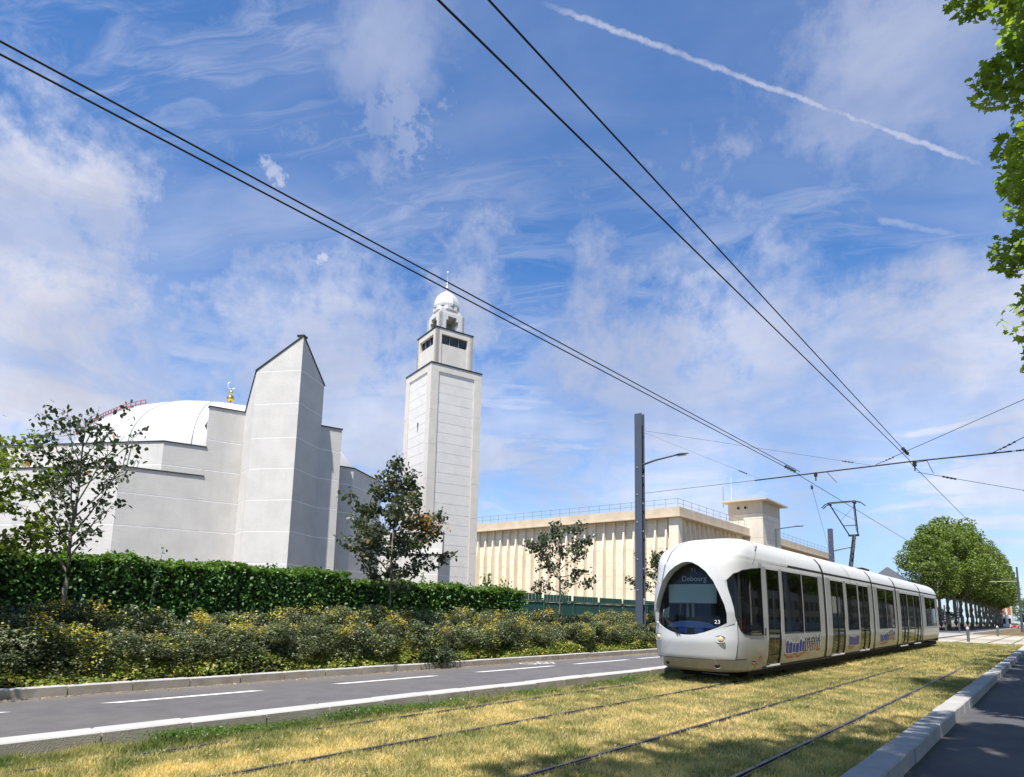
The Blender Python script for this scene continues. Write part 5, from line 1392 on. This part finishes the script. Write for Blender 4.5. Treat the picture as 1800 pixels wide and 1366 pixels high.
livery(18.9, 22.45, True, 1, .42, 1.06); livery(26.22, 27.88, False, 2, .42, 1.05); livery(31.75, 35.2, True, 3, .42, 1.05)
lv = bpy.data.objects.new('zigzag_print', None); COL.objects.link(lv); lv.parent = tram
F = [(16.2, .33), (16.45, .52), (16.62, .50), (16.78, .42), (16.95, .62), (17.05, .56), (17.2, .38), (17.28, .46)]
b = MB(); zig(b, [(y, z+.12) for y, z in F[1:]], .03); b.build('orange_line', M_orpr, lv)
b = MB(); zig(b, [(y, z-.06) for y, z in F[1:]], .04); b.build('red_line', M_redpr, lv)
b = MB(); zig(b, F, .03, .002); b.build('black_line', M_bkpr, lv)
b = MB(); zig(b, [(y, z-.03) for y, z in F[1:]], .022, .003); b.build('white_line', M_whpr, lv)
# pantograph
pg = bpy.data.objects.new('pantograph', None); COL.objects.link(pg); pg.parent = tram; pg.location = (0, 33.0-15, 0)
b = MB(); b.box(-.5, .5, -.7, .7, 3.78, 3.86)
b.build('base_frame', M_under, pg)
b = MB(); b.tube([(0, -.45, 3.85), (.06, .30, 5.42)], [.07, .055], 8); b.tube([(-.12, -.35, 3.85), (-.02, .30, 5.40)], .025, 6)
for t in np.linspace(.1, .85, 5): b.tube([(-.12+.1*t, -.35+.65*t, 3.85+1.55*t), (.06*t+.06, -.45+.75*t+.12, 3.85+1.57*t+.1)], .015, 4)
b.build('lower_arm', M_wire, pg)
b = MB(); b.tube([(-.2, .32, 5.42), (.24, .32, 5.42)], .05, 8); b.build('knee_joint', M_wire, pg)
b = MB(); b.tube([(-.16, .32, 5.42), (-.55, -1.32, 6.66)], .028, 6); b.tube([(.2, .32, 5.42), (.45, -1.32, 6.66)], .028, 6); b.tube([(.14, .3, 5.6), (.40, -1.3, 6.6)], .014, 5)
b.tube([(-.28, -.2, 5.82), (.27, -.2, 5.82)], .02, 5); b.tube([(-.35, -.5, 6.0), (.42, -1.2, 6.55)], .008, 4); b.tube([(.3, -.5, 6.0), (-.5, -1.2, 6.55)], .008, 4); b.build('upper_arm', M_wire, pg)
b = MB()
for dy in (-.14, .14): b.tube([(-.86, -1.35+dy, 6.52), (-.72, -1.35+dy, 6.66), (-.52, -1.35+dy, 6.74), (.5, -1.35+dy, 6.74), (.72, -1.35+dy, 6.66), (.86, -1.35+dy, 6.52)], .022, 6)
for x in (-.55, .45): b.box(x-.05, x+.05, -1.52, -1.18, 6.64, 6.70)
b.build('collector_head', M_wire, pg)

# ------------------------------------------------------------------ small far things
for i, (x, y, lb) in enumerate(((-5.39, 64.6, 'nearer dark bollard at the near edge of the paved crossing'), (-5.12, 95.4, 'farther dark bollard beyond the paved crossing'))):
    t = empty('bollard', (x, y, 0), 0, lb, 'bollard', 'bollards between the tracks at the crossing')
    b = MB(); b.lathe([(.13, 0), (.11, .05), (.1, .1), (.1, 1.0)], n=14); b.build('post', M_lampgrey, t, smooth=True)
    b = MB(); b.lathe([(.105, 1.0), (.115, 1.05), (.1, 1.15), (.05, 1.2), (.001, 1.22)], n=14); b.build('cap', M_silver, t, smooth=True)
def signal(x, y, h, lb):
    t = empty('signal_post', (x, y, 0), 0, lb, 'signal')
    b = MB(); b.tube([(0, 0, 0), (0, 0, h)], .11, 8); b.build('post', M_lampgrey, t)
    o = MB(); o.box(-.2, .2, -.25, -.02, h-2.6, h-1.4); q = o.build('signal_head', M_black, t)
    for k_ in range(3): l = MB(); l.lathe([(.11, 0), (.001, .03)], n=10); w = l.build('lens', M_rail, q); w.location = (0, -.255, h-1.6-.38*k_); w.rotation_euler = (pi/2, 0, 0)
signal(-12.64, 119.3, 4.0, 'thinner left post of the two near the far crossing'); signal(-10.96, 119.4, 4.7, 'taller right signal post near the far crossing')
t = empty('catenary_mast', (-3.57, 119.9, .3), 0, 'slim dark catenary mast far right with arms to both sides', 'mast')
b = MB(); b.tube([(0, 0, 0), (0, 0, 9.3)], [.16, .11], 8); b.build('column', M_pole, t)
b = MB(); b.tube([(-3.3, 0, 7.2), (0, 0, 7.25), (3.0, 0, 7.3)], .035, 6); b.tube([(-1.6, 0, 9.9-.0), (0, 0, 9.2)], .02, 5); b.build('bracket_arm', M_rail, t)
t = empty('street_lamp', (-15.55, 119, 0), 0, 'square armed street lamp in front of the first plane tree', 'street lamp')
b = MB(); b.tube([(0, 0, 0), (0, 0, 10.1)], .10, 8); b.build('pole', M_rail, t)
b = MB(); b.box(-.05, 2.3, -.07, .07, 10.08, 10.22); b.build('arm', M_rail, t)
b = MB(); b.box(1.6, 2.5, -.12, .12, 10.0, 10.08); b.build('luminaire', M_lampgrey, t)
# slate roofed house behind the tram roof
t = empty('house', (-29.3, 178, 0), 0, 'house with dark hipped slate roof showing just above the tram', 'house')
b = MB(); b.box(-3.4, 3.4, -4, 4, 0, 10.5); b.build('wall', M_wallfar, t)
b = MB(); b.add([(-3.9, -4.4, 10.5), (3.9, -4.4, 10.5), (3.9, 4.4, 10.5), (-3.9, 4.4, 10.5), (-.3, -1, 14.0), (-.3, 1, 14.0)], [(0, 1, 4), (1, 2, 5, 4), (2, 3, 5), (3, 0, 4, 5), (0, 3, 2, 1)]); b.build('roof', M_slate, t)
t = empty('house', (-14.2, 306, 0), 0, 'white house with orange shutters visible under the far plane trees', 'house')
b = MB(); b.box(-2.6, 2.4, -1, 8, 0, 9.2); b.build('wall', M_wallfar, t)
for x in (-1.9, -.3, 1.3):
    b = MB(); b.box(x, x+.95, -1.08, -1.0, 4.6, 8.0); q = b.build('shutter', M_orange, t)
    b = MB(); b.box(x+.1, x+.8, -1.06, -1.0, 1.2, 3.2); b.build('window', M_dark, t)
for i, (x, y, s, lb) in enumerate(((-8.5, 345, 1.5, 'wide dark treetop on the horizon at the right, behind the red car'), (-2.0, 380, 1.9, 'rounded dark tree on the horizon at the far right edge'), (-30, 200, .7, 'low tree clump left of the avenue behind the tram roof'), (9, 400, 1.8, 'distant tree beyond the far right mast'))):
    rt, _ = big_tree('distant_tree', (x, y, -3 if i != 2 else 0), lb, 'tree', None, 400, 6, 3.6, 17.6, 6, .3, 90, 9000, 1.5, .42, L_plane, 'quad', M_barkpale, rz=i*1.7, shared=shs[i % 3]); rt.scale = (s, s, s*.55 if i != 2 else s)
# parked-size red car far up the road
car = empty('car', (-8.95, 246, .05), 0, 'tiny red car far up the left road', 'car')
b = MB(); b.add([(-.85, -2, .3), (.85, -2, .3), (.85, 2, .3), (-.85, 2, .3), (-.88, -2, .85), (.88, -2, .85), (.88, 2, .8), (-.88, 2, .8), (-.7, -1.1, 1.45), (.7, -1.1, 1.45), (.7, .8, 1.45), (-.7, .8, 1.45), (-.84, -1.7, .9), (.84, -1.7, .9), (.84, 1.4, .9), (-.84, 1.4, .9)],
    [(0, 1, 5, 4), (1, 2, 6, 5), (2, 3, 7, 6), (3, 0, 4, 7), (4, 5, 13, 12), (6, 7, 15, 14), (5, 6, 14, 13), (7, 4, 12, 15), (8, 9, 10, 11)]); b.build('body', mat('car_red', (.55, .02, .05), .3, coat=.8), car)
b = MB(); b.add([(-.7, -1.1, 1.45), (.7, -1.1, 1.45), (.7, .8, 1.45), (-.7, .8, 1.45), (-.84, -1.7, .9), (.84, -1.7, .9), (.84, 1.4, .9), (-.84, 1.4, .9)], [(4, 5, 1, 0), (5, 6, 2, 1), (6, 7, 3, 2), (7, 4, 0, 3)]); b.build('windows', M_black, car)
for sx in (-1, 1):
    for sy in (-1.25, 1.25):
        b = MB(); b.lathe([(.001, .09), (.3, .09), (.32, 0), (.3, -.09), (.001, -.09)], n=14); o = b.build('wheel', M_black, car); o.location = (sx*.78, sy, .32); o.rotation_euler = (0, pi/2, 0)
    b = MB(); b.box(sx*.6-.18, sx*.6+.18, -2.03, -2.0, .6, .78); b.build('headlight', M_whpr, car)

for o in bpy.data.objects:
    n_ = o.name.split('.')[0]
    if n_ in ('foliage', 'shoot_tips', 'stems', 'crown', 'leaves', 'tuft_leaves') and o.type == 'MESH': o['kind'] = 'stuff'
print('objects', len(bpy.data.objects))
